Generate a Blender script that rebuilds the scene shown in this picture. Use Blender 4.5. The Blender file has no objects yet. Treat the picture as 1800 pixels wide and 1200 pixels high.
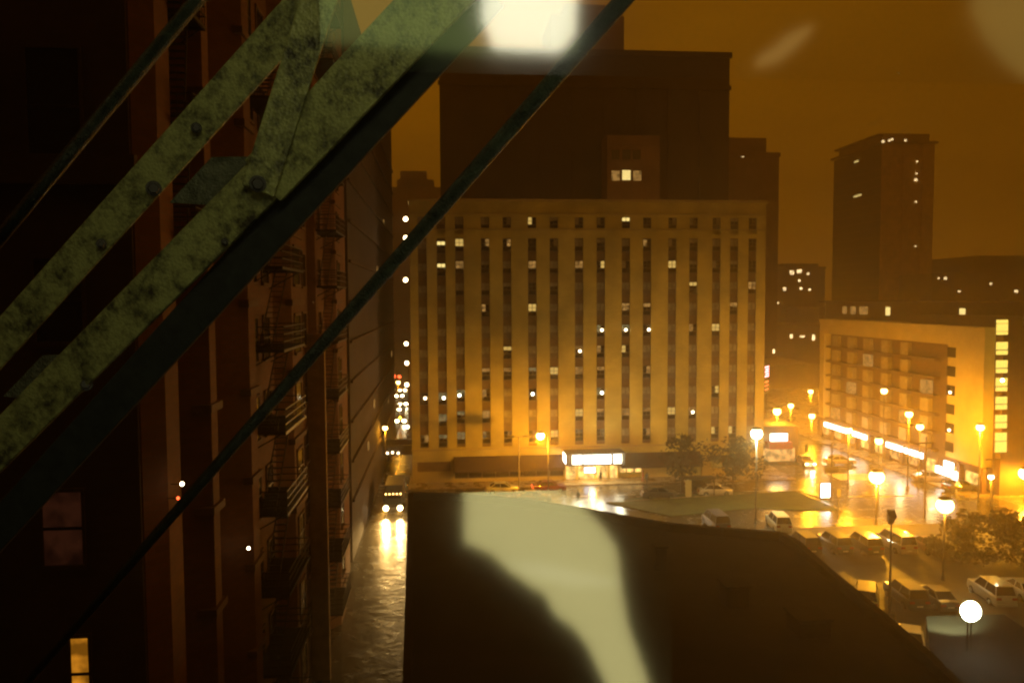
import bpy, bmesh, math, random
from mathutils import Vector, Matrix
random.seed(7)
R = math.radians
scene = bpy.context.scene
COL = scene.collection

# ------------------------------------------------------------------ camera
CAMZ = 26.3
F = 1370.0
YAW, PITCH, ROLL = R(5.1), R(3.13), -0.0058
ROT = Matrix.Rotation(-YAW, 3, 'Z') @ Matrix.Rotation(math.pi/2 - PITCH, 3, 'X') @ Matrix.Rotation(ROLL, 3, 'Z')
EYE = Vector((0, 0, CAMZ))
cd = bpy.data.cameras.new('camera')
cd.sensor_width = 36; cd.lens = F/1800*36; cd.clip_start = 0.05; cd.clip_end = 6000
cam = bpy.data.objects.new('camera', cd); COL.objects.link(cam)
cam.matrix_world = Matrix.Translation(EYE) @ ROT.to_4x4()
scene.camera = cam

def ray(px, py): return ROT @ Vector(((px-900)/F, -(py-600)/F, -1.0))
def P(px, py, d): return EYE + ray(px, py)*d
def PY(px, py, Y): r = ray(px, py); return EYE + r*(Y/r.y)
def PX(px, py, X): r = ray(px, py); return EYE + r*(X/r.x)
def G(px, py, z=0.0): r = ray(px, py); return EYE + r*((z-CAMZ)/r.z)

# ------------------------------------------------------------------ materials
def nt(name):
    m = bpy.data.materials.new(name); m.use_nodes = True
    t = m.node_tree; t.nodes.clear()
    out = t.nodes.new('ShaderNodeOutputMaterial')
    return m, t, out
def mat(name, c, rough=0.7, metal=0.0, var=0.25, scale=1.5, bump=0.0, c2=None, spec=0.5, coat=0.0, rscale=None, rlo=None):
    m, t, out = nt(name)
    b = t.nodes.new('ShaderNodeBsdfPrincipled')
    t.links.new(b.outputs[0], out.inputs[0])
    b.inputs['Roughness'].default_value = rough; b.inputs['Metallic'].default_value = metal
    b.inputs['Specular IOR Level'].default_value = spec; b.inputs['Coat Weight'].default_value = coat
    tc = t.nodes.new('ShaderNodeTexCoord'); n = t.nodes.new('ShaderNodeTexNoise')
    n.inputs['Scale'].default_value = scale; n.inputs['Detail'].default_value = 6; n.inputs['Roughness'].default_value = .65
    t.links.new(tc.outputs['Object'], n.inputs['Vector'])
    r = t.nodes.new('ShaderNodeValToRGB')
    c2 = c2 or tuple(x*(1-var) for x in c)
    r.color_ramp.elements[0].position = .35; r.color_ramp.elements[1].position = .65
    r.color_ramp.elements[0].color = (*c2, 1); r.color_ramp.elements[1].color = (*[min(1, x*(1+var*.5)) for x in c], 1)
    t.links.new(n.outputs['Fac'], r.inputs['Fac']); t.links.new(r.outputs['Color'], b.inputs['Base Color'])
    if rlo is not None:
        n2 = t.nodes.new('ShaderNodeTexNoise'); n2.inputs['Scale'].default_value = rscale; n2.inputs['Detail'].default_value = 9; n2.inputs['Roughness'].default_value = .7
        t.links.new(tc.outputs['Object'], n2.inputs['Vector'])
        mr = t.nodes.new('ShaderNodeMapRange'); mr.inputs['From Min'].default_value = .3; mr.inputs['From Max'].default_value = .72
        mr.inputs['To Min'].default_value = rlo; mr.inputs['To Max'].default_value = rough
        t.links.new(n2.outputs['Fac'], mr.inputs['Value']); t.links.new(mr.outputs[0], b.inputs['Roughness'])
    if bump:
        n3 = t.nodes.new('ShaderNodeTexNoise'); n3.inputs['Scale'].default_value = scale*6; n3.inputs['Detail'].default_value = 5
        t.links.new(tc.outputs['Object'], n3.inputs['Vector'])
        bm_ = t.nodes.new('ShaderNodeBump'); bm_.inputs['Strength'].default_value = bump; bm_.inputs['Distance'].default_value = .08
        t.links.new(n3.outputs['Fac'], bm_.inputs['Height']); t.links.new(bm_.outputs[0], b.inputs['Normal'])
    return m
def emis(name, c, s, sample='NONE'):
    m, t, out = nt(name)
    e = t.nodes.new('ShaderNodeEmission'); e.inputs[0].default_value = (*c, 1); e.inputs[1].default_value = s
    t.links.new(e.outputs[0], out.inputs[0]); m.cycles.emission_sampling = sample
    return m
def litwin(name, c, s, scale=2.5):
    m, t, out = nt(name)          # lit room seen through a window: uneven brightness
    e = t.nodes.new('ShaderNodeEmission'); e.inputs[1].default_value = s
    tc = t.nodes.new('ShaderNodeTexCoord'); n = t.nodes.new('ShaderNodeTexNoise'); n.inputs['Scale'].default_value = scale
    mm = t.nodes.new('ShaderNodeNewGeometry')
    t.links.new(mm.outputs['Position'], n.inputs['Vector'])
    r = t.nodes.new('ShaderNodeValToRGB'); r.color_ramp.elements[0].position = .35; r.color_ramp.elements[1].position = .6
    r.color_ramp.elements[0].color = (*[x*.25 for x in c], 1); r.color_ramp.elements[1].color = (*c, 1)
    t.links.new(n.outputs['Fac'], r.inputs[0]); t.links.new(r.outputs[0], e.inputs[0]); t.links.new(e.outputs[0], out.inputs[0])
    m.cycles.emission_sampling = 'NONE'
    return m
def brick(name, c, c2, mortar, bw=.42, rh=.15, rough=.85, vary=None, ms=.012):
    m, t, out = nt(name)
    b = t.nodes.new('ShaderNodeBsdfPrincipled'); b.inputs['Roughness'].default_value = rough
    t.links.new(b.outputs[0], out.inputs[0])
    g = t.nodes.new('ShaderNodeNewGeometry'); s = t.nodes.new('ShaderNodeSeparateXYZ'); t.links.new(g.outputs['Position'], s.inputs[0])
    a = t.nodes.new('ShaderNodeMath'); a.operation = 'ADD'; t.links.new(s.outputs[0], a.inputs[0]); t.links.new(s.outputs[1], a.inputs[1])
    cb = t.nodes.new('ShaderNodeCombineXYZ'); t.links.new(a.outputs[0], cb.inputs[0]); t.links.new(s.outputs[2], cb.inputs[1])
    k = t.nodes.new('ShaderNodeTexBrick'); t.links.new(cb.outputs[0], k.inputs['Vector'])
    k.inputs['Color1'].default_value = (*c, 1); k.inputs['Color2'].default_value = (*c2, 1); k.inputs['Mortar'].default_value = (*mortar, 1)
    k.inputs['Scale'].default_value = 1; k.inputs['Brick Width'].default_value = bw; k.inputs['Row Height'].default_value = rh; k.inputs['Mortar Size'].default_value = ms
    n = t.nodes.new('ShaderNodeTexNoise'); n.inputs['Scale'].default_value = .25; n.inputs['Detail'].default_value = 8
    t.links.new(g.outputs['Position'], n.inputs['Vector'])
    mr = t.nodes.new('ShaderNodeMapRange'); mr.inputs['From Min'].default_value = .3; mr.inputs['From Max'].default_value = .7
    mr.inputs['To Min'].default_value = .68; mr.inputs['To Max'].default_value = 1.15
    t.links.new(n.outputs['Fac'], mr.inputs['Value'])
    mx = t.nodes.new('ShaderNodeVectorMath'); mx.operation = 'SCALE'
    t.links.new(k.outputs['Color'], mx.inputs[0]); t.links.new(mr.outputs[0], mx.inputs['Scale']); t.links.new(mx.outputs[0], b.inputs['Base Color'])
    return m

M = {}
M['hotelbrick'] = brick('pale_hotel_brick', (.56, .47, .13), (.52, .43, .12), (.46, .38, .10), 1.2, .45, ms=.02)
M['spandrel'] = mat('brown_spandrel', (.17, .105, .055), .7, var=.3, scale=.8)
M['darkspandrel'] = mat('dark_sash', (.07, .045, .035), .5)
M['frame'] = mat('window_frame_paint', (.16, .12, .09), .5)
M['blind'] = mat('window_blind', (.32, .28, .20), .6, var=.35, scale=2)
M['glass'] = mat('dark_window_glass', (.02, .02, .022), .08, spec=.8)
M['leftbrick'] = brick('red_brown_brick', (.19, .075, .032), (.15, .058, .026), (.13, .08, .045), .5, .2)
M['southbrick'] = brick('shaded_south_brick', (.09, .055, .035), (.075, .045, .03), (.07, .055, .04), .5, .2)  # darker copy of the wall brick; unlit south side painted into its colour
M['trim'] = mat('stone_trim', (.14, .075, .045), .8, bump=.2)
M['iron'] = mat('black_iron', (.035, .03, .028), .5, metal=.3)
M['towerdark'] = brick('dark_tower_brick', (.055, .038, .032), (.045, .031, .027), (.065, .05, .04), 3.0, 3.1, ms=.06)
M['towerface'] = brick('ribbed_tower', (.60, .36, .10), (.54, .32, .09), (.4, .24, .08), 2.4, 3.0, ms=.12)
M['far'] = brick('far_building', (.20, .12, .07), (.18, .105, .06), (.15, .09, .06), 3.0, 3.2, ms=.1)
M['pale'] = mat('pale_render', (.42, .33, .13), .8, var=.15, scale=.4)
M['recess'] = mat('brown_recess', (.085, .04, .018), .8)
M['curtain'] = mat('curtained_glass', (.26, .20, .11), .5, var=.3)
M['awning'] = mat('dark_red_awning', (.035, .014, .009), .8, var=.4)
M['roofdark'] = mat('black_tar_roof', (.020, .014, .010), .9, var=.5, scale=.25, bump=.2)
M['parapet'] = mat('parapet_brick', (.025, .017, .012), .9, var=.4, scale=.6)
M['asphalt'] = mat('wet_asphalt', (.055, .05, .04), .34, var=.45, scale=.25, rlo=.15, rscale=.6, bump=.45, spec=.9)
M['lot'] = mat('worn_lot_asphalt', (.035, .028, .02), .75, var=.4, scale=.15, rlo=.45, rscale=.3, bump=.1, spec=.6)
M['ground'] = mat('dark_ground', (.05, .04, .035), .8, var=.3, scale=.02)
M['walk'] = mat('wet_concrete', (.22, .17, .10), .4, var=.3, scale=.5, rlo=.18, rscale=.5)
M['grass'] = mat('grass', (.055, .075, .02), .9, var=.45, scale=.6, bump=.8)
M['paint'] = mat('road_paint', (.7, .66, .58), .5, var=.4, scale=1.2)
M['pole'] = mat('galvanised_pole', (.12, .11, .10), .6, metal=.3)
M['darkpole'] = mat('dark_pole', (.04, .035, .03), .5, metal=.3)
M['rubber'] = mat('tyre_rubber', (.02, .02, .02), .8)
M['chrome'] = mat('bright_metal', (.6, .6, .6), .25, metal=1)
M['skin'] = mat('skin', (.45, .28, .2), .6)
M['darkcloth'] = mat('dark_cloth', (.03, .03, .035), .9)
M['redcloth'] = mat('red_cloth', (.3, .05, .03), .9)
M['leaf'] = mat('leaves', (.018, .02, .008), .6, var=.5, scale=3)
M['bark'] = mat('bark', (.08, .055, .04), .9, bump=.5)
M['white'] = emis('white_lit_panel', (1, .93, .78), 5.0)
M['blue'] = emis('blue_white_sign', (.5, .7, 1), 4.0)
M['shop'] = litwin('shop_interior', (1, .55, .14), 1.7, 1.0)
M['shopdim'] = litwin('shop_interior_dim', (1, .5, .15), .9, 1.0)
M['lit'] = emis('lit_room', (1, .64, .16), .55)
M['litdim'] = litwin('dim_lit_room', (1, .52, .13), .34, 2.2)
M['litblue'] = litwin('cool_dim_room', (.7, .62, .28), .22, 2.2)
M['sodium'] = emis('sodium_bulb', (1, .60, .13), 22)
M['sodiumfar'] = emis('sodium_globe', (1, .66, .2), 9)
M['whitebulb'] = emis('white_bulb', (.97, 1, .72), 14)
M['warmbulb'] = emis('warm_bulb', (1, .78, .45), 10)
M['headlight'] = emis('headlight_on', (1, .82, .45), 22)
M['tail'] = emis('tail_light_on', (1, .08, .02), 5)
M['neon'] = emis('pink_neon', (1, .35, .35), 6)
M['redneon'] = emis('red_sign', (1, .06, .02), .5)
M['stair'] = emis('stair_light', (1, .70, .12), 1.15)
M['lensoff'] = mat('lamp_lens', (.5, .45, .4), .15)
M['redlens'] = mat('red_lens', (.25, .02, .015), .15)

# flaking green-grey painted steel for the struts beside the window
def flaky():
    m, t, out = nt('flaking_painted_steel')
    b = t.nodes.new('ShaderNodeBsdfPrincipled'); t.links.new(b.outputs[0], out.inputs[0])
    tc = t.nodes.new('ShaderNodeNewGeometry')
    n = t.nodes.new('ShaderNodeTexNoise'); n.inputs['Scale'].default_value = 55; n.inputs['Detail'].default_value = 8; n.inputs['Roughness'].default_value = .7
    n2 = t.nodes.new('ShaderNodeTexNoise'); n2.inputs['Scale'].default_value = 16; n2.inputs['Detail'].default_value = 8
    v = t.nodes.new('ShaderNodeTexVoronoi'); v.inputs['Scale'].default_value = 110
    for k in (n, n2, v): t.links.new(tc.outputs['Position'], k.inputs['Vector'])
    a = t.nodes.new('ShaderNodeMath'); a.operation = 'ADD'; t.links.new(n.outputs['Fac'], a.inputs[0]); t.links.new(n2.outputs['Fac'], a.inputs[1])
    r = t.nodes.new('ShaderNodeValToRGB'); r.color_ramp.elements[0].position = .37; r.color_ramp.elements[1].position = .55
    r.color_ramp.elements[0].color = (.035, .03, .02, 1); r.color_ramp.elements[1].color = (.31, .32, .13, 1)
    h = t.nodes.new('ShaderNodeMath'); h.operation = 'MULTIPLY'; h.inputs[1].default_value = .5
    t.links.new(a.outputs[0], h.inputs[0]); t.links.new(h.outputs[0], r.inputs[0]); t.links.new(r.outputs[0], b.inputs['Base Color'])
    b.inputs['Roughness'].default_value = .38
    bp = t.nodes.new('ShaderNodeBump'); bp.inputs['Strength'].default_value = .6; bp.inputs['Distance'].default_value = .004
    a2 = t.nodes.new('ShaderNodeMath'); a2.operation = 'ADD'; t.links.new(n.outputs['Fac'], a2.inputs[0]); t.links.new(v.outputs['Distance'], a2.inputs[1])
    t.links.new(a2.outputs[0], bp.inputs['Height']); t.links.new(bp.outputs[0], b.inputs['Normal'])
    return m
M['flaky'] = flaky()
M['greypaint'] = mat('grey_plate_paint', (.13, .14, .10), .6, var=.6, scale=22, bump=.6)
M['flange'] = mat('shaded_dark_steel', (.018, .020, .018), .8, var=.5, scale=20)  # near-black colour stands in for the beam's shadowed underside
M['rodpaint'] = mat('old_green_rod_paint', (.028, .036, .026), .4, var=.6, scale=25, bump=.5)

# ------------------------------------------------------------------ mesh helpers
class MB:
    def __init__(s): s.v = []; s.f = []
    def add(s, vs, fs):
        o = len(s.v); s.v += [tuple(v) for v in vs]; s.f += [tuple(i+o for i in f) for f in fs]; return s
    def box(s, x0, x1, y0, y1, z0, z1):
        return s.add([(x0,y0,z0),(x1,y0,z0),(x1,y1,z0),(x0,y1,z0),(x0,y0,z1),(x1,y0,z1),(x1,y1,z1),(x0,y1,z1)],
                     [(0,3,2,1),(4,5,6,7),(0,1,5,4),(1,2,6,5),(2,3,7,6),(3,0,4,7)])
    def prism(s, pts, z0, z1):
        n = len(pts); a = sum(pts[i][0]*pts[(i+1)%n][1]-pts[(i+1)%n][0]*pts[i][1] for i in range(n))
        if a < 0: pts = pts[::-1]
        return s.add([(p[0],p[1],z0) for p in pts]+[(p[0],p[1],z1) for p in pts],
                     [tuple(range(n))[::-1], tuple(range(n,2*n))]+[(i,(i+1)%n,(i+1)%n+n,i+n) for i in range(n)])
    def tube(s, p0, p1, r0, r1=None, n=8):
        r1 = r0 if r1 is None else r1
        p0, p1 = Vector(p0), Vector(p1); d = (p1-p0).normalized()
        u = d.cross(Vector((0,0,1))) if abs(d.z) < .95 else d.cross(Vector((1,0,0)))
        u.normalize(); w = d.cross(u)
        vs = []
        for p, r in ((p0,r0),(p1,r1)):
            for i in range(n):
                a = 2*math.pi*i/n; vs.append(p+u*(r*math.cos(a))+w*(r*math.sin(a)))
        return s.add(vs, [(i,(i+1)%n,(i+1)%n+n,i+n) for i in range(n)]+[tuple(range(n))[::-1], tuple(range(n,2*n))])
    def obb(s, p0, p1, up, w, h):
        """beam from p0 to p1, h along `up`, w across"""
        p0, p1 = Vector(p0), Vector(p1); d = (p1-p0).normalized(); up = Vector(up)
        up = (up-d*up.dot(d)).normalized(); sd = d.cross(up)
        vs = [p+sd*(a*w/2)+up*(b*h/2) for p in (p0,p1) for a, b in ((-1,-1),(1,-1),(1,1),(-1,1))]
        return s.add(vs, [(3,2,1,0),(4,5,6,7),(0,1,5,4),(1,2,6,5),(2,3,7,6),(3,0,4,7)])
    def ball(s, c, r, n=10, m=7, sc=(1,1,1)):
        vs = [(c[0], c[1], c[2]-r*sc[2])]
        for j in range(1, m):
            t = math.pi*j/m
            for i in range(n):
                a = 2*math.pi*i/n
                vs.append((c[0]+r*sc[0]*math.sin(t)*math.cos(a), c[1]+r*sc[1]*math.sin(t)*math.sin(a), c[2]-r*sc[2]*math.cos(t)))
        vs.append((c[0], c[1], c[2]+r*sc[2]))
        fs = [(0, 1+(i+1)%n, 1+i) for i in range(n)]
        for j in range(m-2):
            for i in range(n): fs.append((1+j*n+i, 1+j*n+(i+1)%n, 1+(j+1)*n+(i+1)%n, 1+(j+1)*n+i))
        e = len(vs)-1; fs += [(e, 1+(m-2)*n+i, 1+(m-2)*n+(i+1)%n) for i in range(n)]
        return s.add(vs, fs)
    def build(s, name, m, parent=None, bevel=0, smooth=False):
        me = bpy.data.meshes.new(name); me.from_pydata(s.v, [], s.f); me.update()
        bm = bmesh.new(); bm.from_mesh(me); bmesh.ops.recalc_face_normals(bm, faces=bm.faces); bm.to_mesh(me); bm.free()
        if m: me.materials.append(m)
        if smooth:
            for p in me.polygons: p.use_smooth = True
        o = bpy.data.objects.new(name, me); COL.objects.link(o)
        if parent: o.parent = parent
        if bevel:
            b = o.modifiers.new('bevel', 'BEVEL'); b.width = bevel; b.segments = 2
        return o
def tag(o, label, cat, group=None, kind=None):
    if label: o['label'] = label
    if cat: o['category'] = cat
    if group: o['group'] = group
    if kind: o['kind'] = kind
    return o
def thing(name, label, cat, loc=(0,0,0), rz=0, group=None):
    o = bpy.data.objects.new(name, None); o.empty_display_size = .3; COL.objects.link(o)
    o.location = loc; o.rotation_euler = (0,0,rz)
    return tag(o, label, cat, group)
def kids(o): return [c for c in bpy.data.objects if c.parent == o]
def copy_tree(o, parent=None):
    c = o.copy(); COL.objects.link(c); c.parent = parent
    for ch in kids(o): copy_tree(ch, c)
    return c
def structure(name, mb, m):
    o = mb.build(name, m); o['kind'] = 'structure'; return o
def point(loc, p, c, r=.15, name='lamp_light', parent=None):
    l = bpy.data.lights.new(name, 'POINT'); l.energy = p; l.color = c; l.shadow_soft_size = r
    o = bpy.data.objects.new(name, l); COL.objects.link(o); o.location = loc
    if parent: o.parent = parent
    return o
SOD = (1, .39, .012)
WHT = (.85, 1, .62)

# ------------------------------------------------------------------ world
w = bpy.data.worlds.new('World'); scene.world = w; w.use_nodes = True
t = w.node_tree; bg = t.nodes['Background']
tc = t.nodes.new('ShaderNodeTexCoord'); n = t.nodes.new('ShaderNodeTexNoise'); n.inputs['Scale'].default_value = 2.2; n.inputs['Detail'].default_value = 4
mp = t.nodes.new('ShaderNodeMapping'); mp.inputs['Scale'].default_value = (1, 1, 3)
t.links.new(tc.outputs['Generated'], mp.inputs[0]); t.links.new(mp.outputs[0], n.inputs['Vector'])
sx = t.nodes.new('ShaderNodeSeparateXYZ'); t.links.new(tc.outputs['Generated'], sx.inputs[0])
rmp = t.nodes.new('ShaderNodeValToRGB')
rmp.color_ramp.elements[0].position = 0.0; rmp.color_ramp.elements[0].color = (.225, .076, .001, 1)
rmp.color_ramp.elements[1].position = .42; rmp.color_ramp.elements[1].color = (.14, .052, .0012, 1)
t.links.new(sx.outputs[2], rmp.inputs[0])
mr = t.nodes.new('ShaderNodeMapRange'); mr.inputs['From Min'].default_value = .3; mr.inputs['From Max'].default_value = .7; mr.inputs['To Min'].default_value = .70; mr.inputs['To Max'].default_value = 1.14
t.links.new(n.outputs['Fac'], mr.inputs['Value'])
vm = t.nodes.new('ShaderNodeVectorMath'); vm.operation = 'SCALE'
t.links.new(rmp.outputs[0], vm.inputs[0]); t.links.new(mr.outputs[0], vm.inputs['Scale'])
t.links.new(vm.outputs[0], bg.inputs[0]); bg.inputs[1].default_value = 1.0

# ------------------------------------------------------------------ ground
structure('ground', MB().box(-2500, 3500, -600, 5500, -1, -.02), M['ground'])
structure('road', MB().box(-9.0, -2.6, 0, 900, -.02, .004), M['asphalt'])
hotY = 110.6
hx0, hx1 = PY(722, 600, hotY).x, PY(1344, 600, hotY).x
structure('main_road', MB().box(-2.6, 320, 96, 107.2, -.02, .004), M['asphalt'])
structure('cross_road', MB().box(hx1+3.5, 68.0, 107.2, 700, -.02, .004), M['asphalt'])
structure('forecourt', MB().box(-2.6, G(1150, 905).x, 66, 96, -.02, .004), M['asphalt'])
structure('parking_road', MB().box(G(1150, 905).x, 130, 84.5, 96, -.02, .003), M['asphalt'])
structure('parking_lot', MB().prism([(G(1150, 905).x, 84.5), (G(1150, 905).x, 40), (40, 30), (130, 30), (130, 84.5)], -.02, .003), M['lot'])
structure('pavement', MB().box(hx0-.5, hx1+3.5, 107.2, hotY+24, -.02, .14), M['walk'])
structure('corner_pavement', MB().box(68.0, 140, 94.5, 240, -.02, .14), M['walk'])
g = MB().prism([G(1065, 884), G(1150, 872), G(1400, 862), G(1450, 877), G(1478, 897), G(1400, 897), G(1330, 893), G(1180, 908)], -.02, .12).build('lawn', M['grass'])
tag(g, None, None, kind='structure')
structure('lawn_kerb', MB().obb(G(1400, 863, .07), G(1480, 897, .07), (0,0,1), .25, .2).obb(G(1070, 883, .07), G(1400, 862, .07), (0,0,1), .25, .2), M['walk'])
# painted crossing bars
cross = MB()
for i in range(12):
    a = G(1466+i*6, 838); cross.box(a.x, a.x+.35, a.y-2, a.y+2.2, .004, .012)
for i in range(9):
    a = G(1508+i*9, 872); cross.box(a.x-1.3, a.x+2.0, a.y-.25, a.y+.25, .004, .012)
a = G(1500, 838); b_ = G(1620, 868)
structure('road_marking', cross, M['paint'])
lm = MB()
for i in range(9):
    x = -1+i*6; lm.box(x, x+2.6, 101.4, 101.55, .004, .012)
structure('lane_marking', lm, M['paint'])

# ------------------------------------------------------------------ hotel
H = thing('hotel_building', 'wide pale brick hotel block with rows of windows between vertical piers', 'hotel')
def HX(px): return PY(px, 600, hotY).x
def HZ(py): return PY(1032, py, hotY).z
cols = [744, 777, 809, 854, 892, 936, 974, 1018, 1056, 1100, 1137, 1181, 1218, 1258, 1289, 1321]
cols = [HX(c) for c in cols]
rows = [HZ(y) for y in (381.5, 419.5, 458, 496, 533, 570.5, 607, 644, 681, 718, 754)]
ww = 1.22
z_top, z_b1, z_b2, z_base = HZ(355), HZ(382), HZ(401), HZ(781)
wall = MB()
wall.box(hx0, hx1, hotY+.45, hotY+22, 0, z_top-.3)
edges = [hx0]+[e for c in cols for e in (c-ww/2, c+ww/2)]+[hx1]
for i in range(0, len(edges), 2): wall.box(edges[i], edges[i+1], hotY, hotY+.45, z_base, z_b1)
wall.box(hx0, hx1, hotY, hotY+.45, z_b1, z_top)
for i, c in enumerate(cols):
    zt = HZ(401) if 2 < i < 13 else HZ(412)
    wall.box(c-ww/2, c+ww/2, hotY+.003, hotY+.45, HZ(418.5), zt)
wall.box(hx0, hx1, hotY, hotY+.45, HZ(805), z_base)
for i in range(15):     # low relief joints of the parapet
    pass
wall.build('wall', M['hotelbrick'], H)
MB().box(hx0-.25, hx1+.25, hotY-.25, hotY+22.2, z_top, z_top+.35).build('coping', M['pale'], H)
for za, zb in ((377, 376), (404.5, 403)): MB().box(hx0-.12, hx1+.12, hotY-.12, hotY, HZ(za), HZ(zb)).build('string_course', M['pale'], H)
cop = MB()
cop.box(hx0-.1, hx1+.1, hotY-.18, hotY, HZ(786), HZ(783))
cop.build('cornice', M['pale'], H)
sp = MB()
for i, c in enumerate(cols):
    sp.box(c-ww/2, c+ww/2, hotY+.24, hotY+.45, z_base, HZ(418.5))
sp.build('spandrel', M['spandrel'], H)
lit = {(5,0):2,(9,0):3,(1,1):3,(2,1):2,(1,2):3,(4,1):1,(10,1):1,(8,2):2,(11,2):2,(12,3):2,(5,4):2,(12,5):1,(13,5):2,(4,6):2,(9,6):2,(6,7):2,
       (13,8):2,(7,9):2,(11,9):2,(3,1):1,(2,2):1,(5,2):1,(7,2):1,(8,9):1,(1,10):4,(2,10):4,(3,10):4,(4,10):1,(5,10):1,(6,10):2,(7,10):4,(8,10):4,(10,10):1,(13,10):2,(14,10):2,
       (1,9):4,(2,9):4,(3,9):1,(3,7):1,(4,7):1,(3,8):1,(5,7):4,(8,7):1,(8,6):1,(10,7):1,(1,8):4,(2,8):4,(8,8):4,(12,9):1,(8,5):4,(9,5):4,(15,3):1,(14,4):1,(3,4):1,(9,4):1,(10,4):1,(7,7):1,(9,9):1,(10,9):1,(0,10):1}
pane_glints = {(1,8):2,(2,8):-.3,(5,8):0,(8,8):.3,(8,5):.3,(9,5):0,(10,5):.5,(7,6):.2,(0,8):.3,(12,9):.1,(8,9):9}
pane_glints.pop((8,9))
wf, up, lo = {}, {}, {}
def winmesh():
    h, hu = 1.78, 1.08
    fr = MB()
    for x0, x1, z0, z1 in ((-ww/2,-ww/2+.07,-h,0),(ww/2-.07,ww/2,-h,0),(-ww/2+.07,ww/2-.07,-.07,0),(-ww/2+.07,ww/2-.07,-h,-h+.08),(-ww/2+.07,ww/2-.07,-hu-.05,-hu+.03)):
        fr.box(x0, x1, .06, .20, z0, z1)
    fr.box(-.03, .03, .07, .17, -hu+.03, -.07); fr.box(-ww/2+.07, -.03, .08, .16, -.60, -.55); fr.box(.03, ww/2-.07, .08, .16, -.60, -.55)
    fr.box(-ww/2-.05, ww/2+.05, -.06, .06, -h-.08, -h)
    return fr, MB().box(-ww/2+.07, ww/2-.07, .15, .22, -hu+.03, -.07), MB().box(-ww/2+.07, ww/2-.07, .16, .22, -h+.08, -hu-.05)
fr_, pu_, pl_ = winmesh()
pl_.box(-ww/2+.07, ww/2-.07, .205, .22, -1.08+.03, -.07)
pv_ = [pu_, MB().box(-ww/2+.07, -.02, .15, .20, -1.05, -.07), MB().box(-ww/2+.07, ww/2-.07, .15, .20, -.55, -.07), MB().box(.0, ww/2-.07, .15, .20, -1.05, -.07), pu_]
rv = random.Random(4)
meshes = {}
def mk(kind, mb, m):
    key = (kind, m.name)
    if key not in meshes:
        o = mb.build(kind, m); meshes[key] = o.data; bpy.data.objects.remove(o)
    return meshes[key]
LM = {0: M['blind'], 1: M['litdim'], 2: M['lit'], 3: None, 4: M['litblue']}
M['litbright'] = emis('bright_lit_room', (1, .74, .24), 1.0); LM[3] = M['litbright']
allw = []
for ci, c in enumerate(cols):
    for ri, z in enumerate(rows):
        zz = z - (.35 if ci in (0, 1) and ri else 0)
        allw.append((ci, ri, c, zz))
order = sorted(allw, key=lambda a: (-(1 if (a[0], a[1]) in lit or (a[0], a[1]) in pane_glints else 0), a[0] < 2, a[1]))
rest = MB(); restb = MB()
for k, (ci, ri, c, z) in enumerate(order):
    st = lit.get((ci, ri), 0)
    up_m = LM[st]
    if st == 0 and (ci*7+ri*5) % 5 == 0: up_m = M['glass']
    if k < 100:
        o = bpy.data.objects.new('window', mk('window', fr_, M['frame'])); COL.objects.link(o); o.parent = H; o.location = (c, hotY, z)
        if st in (2, 3): o['label'] = 'lit yellow window'
        vi = rv.randrange(5)
        a = bpy.data.objects.new('upper_sash', mk('upper_sash', pv_[vi], up_m) if vi in (0, 4) else mk('upper_sash_%d' % vi, pv_[vi], up_m)); COL.objects.link(a); a.parent = o
        b = bpy.data.objects.new('lower_sash', mk('lower_sash', pl_, M['glass'])); COL.objects.link(b); b.parent = o
        if (ci, ri) in pane_glints:
            mb = MB().ball((pane_glints[(ci, ri)]*.6 if pane_glints[(ci, ri)] < 2 else .15, .02, -.8), .2)
            mb.build('lamp', M['whitebulb'] if ri == 8 and ci in (1, 2, 5, 8) else M['warmbulb'], o)  # glowing ball in place of a light reflected in the pane
    else:
        for x0, x1, z0, z1 in ((-ww/2,ww/2,-.07,0),(-ww/2,ww/2,-1.13,-1.05),(-ww/2,ww/2,-1.86,-1.78),(-ww/2,-ww/2+.07,-1.78,-.07),(ww/2-.07,ww/2,-1.78,-.07),(-.03,.03,-1.05,-.07)):
            rest.box(c+x0, c+x1, hotY+.06, hotY+.22, z+z0, z+z1)
        restb.box(c-ww/2+.07, c+ww/2-.07, hotY+.18, hotY+.23, z-1.05, z-.07)
        rest.box(c-ww/2+.07, c+ww/2-.07, hotY+.19, hotY+.23, z-1.78, z-1.13)
ro = rest.build('windows', M['frame'], H); ro['kind'] = 'stuff'
restb.build('blind', M['blind'], ro)
# ground floor
bz = HZ(805)
X = HX
for a, b in ((hx0, X(731)), (X(790), X(797)), (X(1188), X(1198)), (X(1236), X(1250)), (X(1300), hx1)): MB().box(a, b, hotY+.02, hotY+.45, .14, bz).build('ground_floor_wall', M['pale'], H)
MB().box(X(1250), X(1300), hotY+.02, hotY+.45, .14, 1.2).build('ground_floor_wall', M['pale'], H)
MB().box(X(797), X(990), hotY+.03, hotY+.4, .14, .6).build('ground_floor_wall', M['pale'], H)
MB().box(X(1130), X(1188), hotY+.05, hotY+.45, .14, bz).build('ground_floor_wall', M['pale'], H)
MB().box(X(731), X(790), hotY+.2, hotY+.44, HZ(822), bz).build('garage_lintel', M['spandrel'], H)
gd = MB().box(X(731), X(790), hotY+.3, hotY+.44, .14, HZ(822))
for i in range(7): gd.box(X(731), X(790), hotY+.26, hotY+.3, .5+i*.5, .54+i*.5)
gd.build('garage_door', M['pale'], H)
MB().box(X(797), X(990), hotY+.3, hotY+.44, .6, bz).build('shop_window', M['glass'], H)
mull = MB().box(X(797), X(990), hotY+.22, hotY+.28, 2.6, 2.7).box(X(797), X(990), hotY+.22, hotY+.28, .6, .7)
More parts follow.
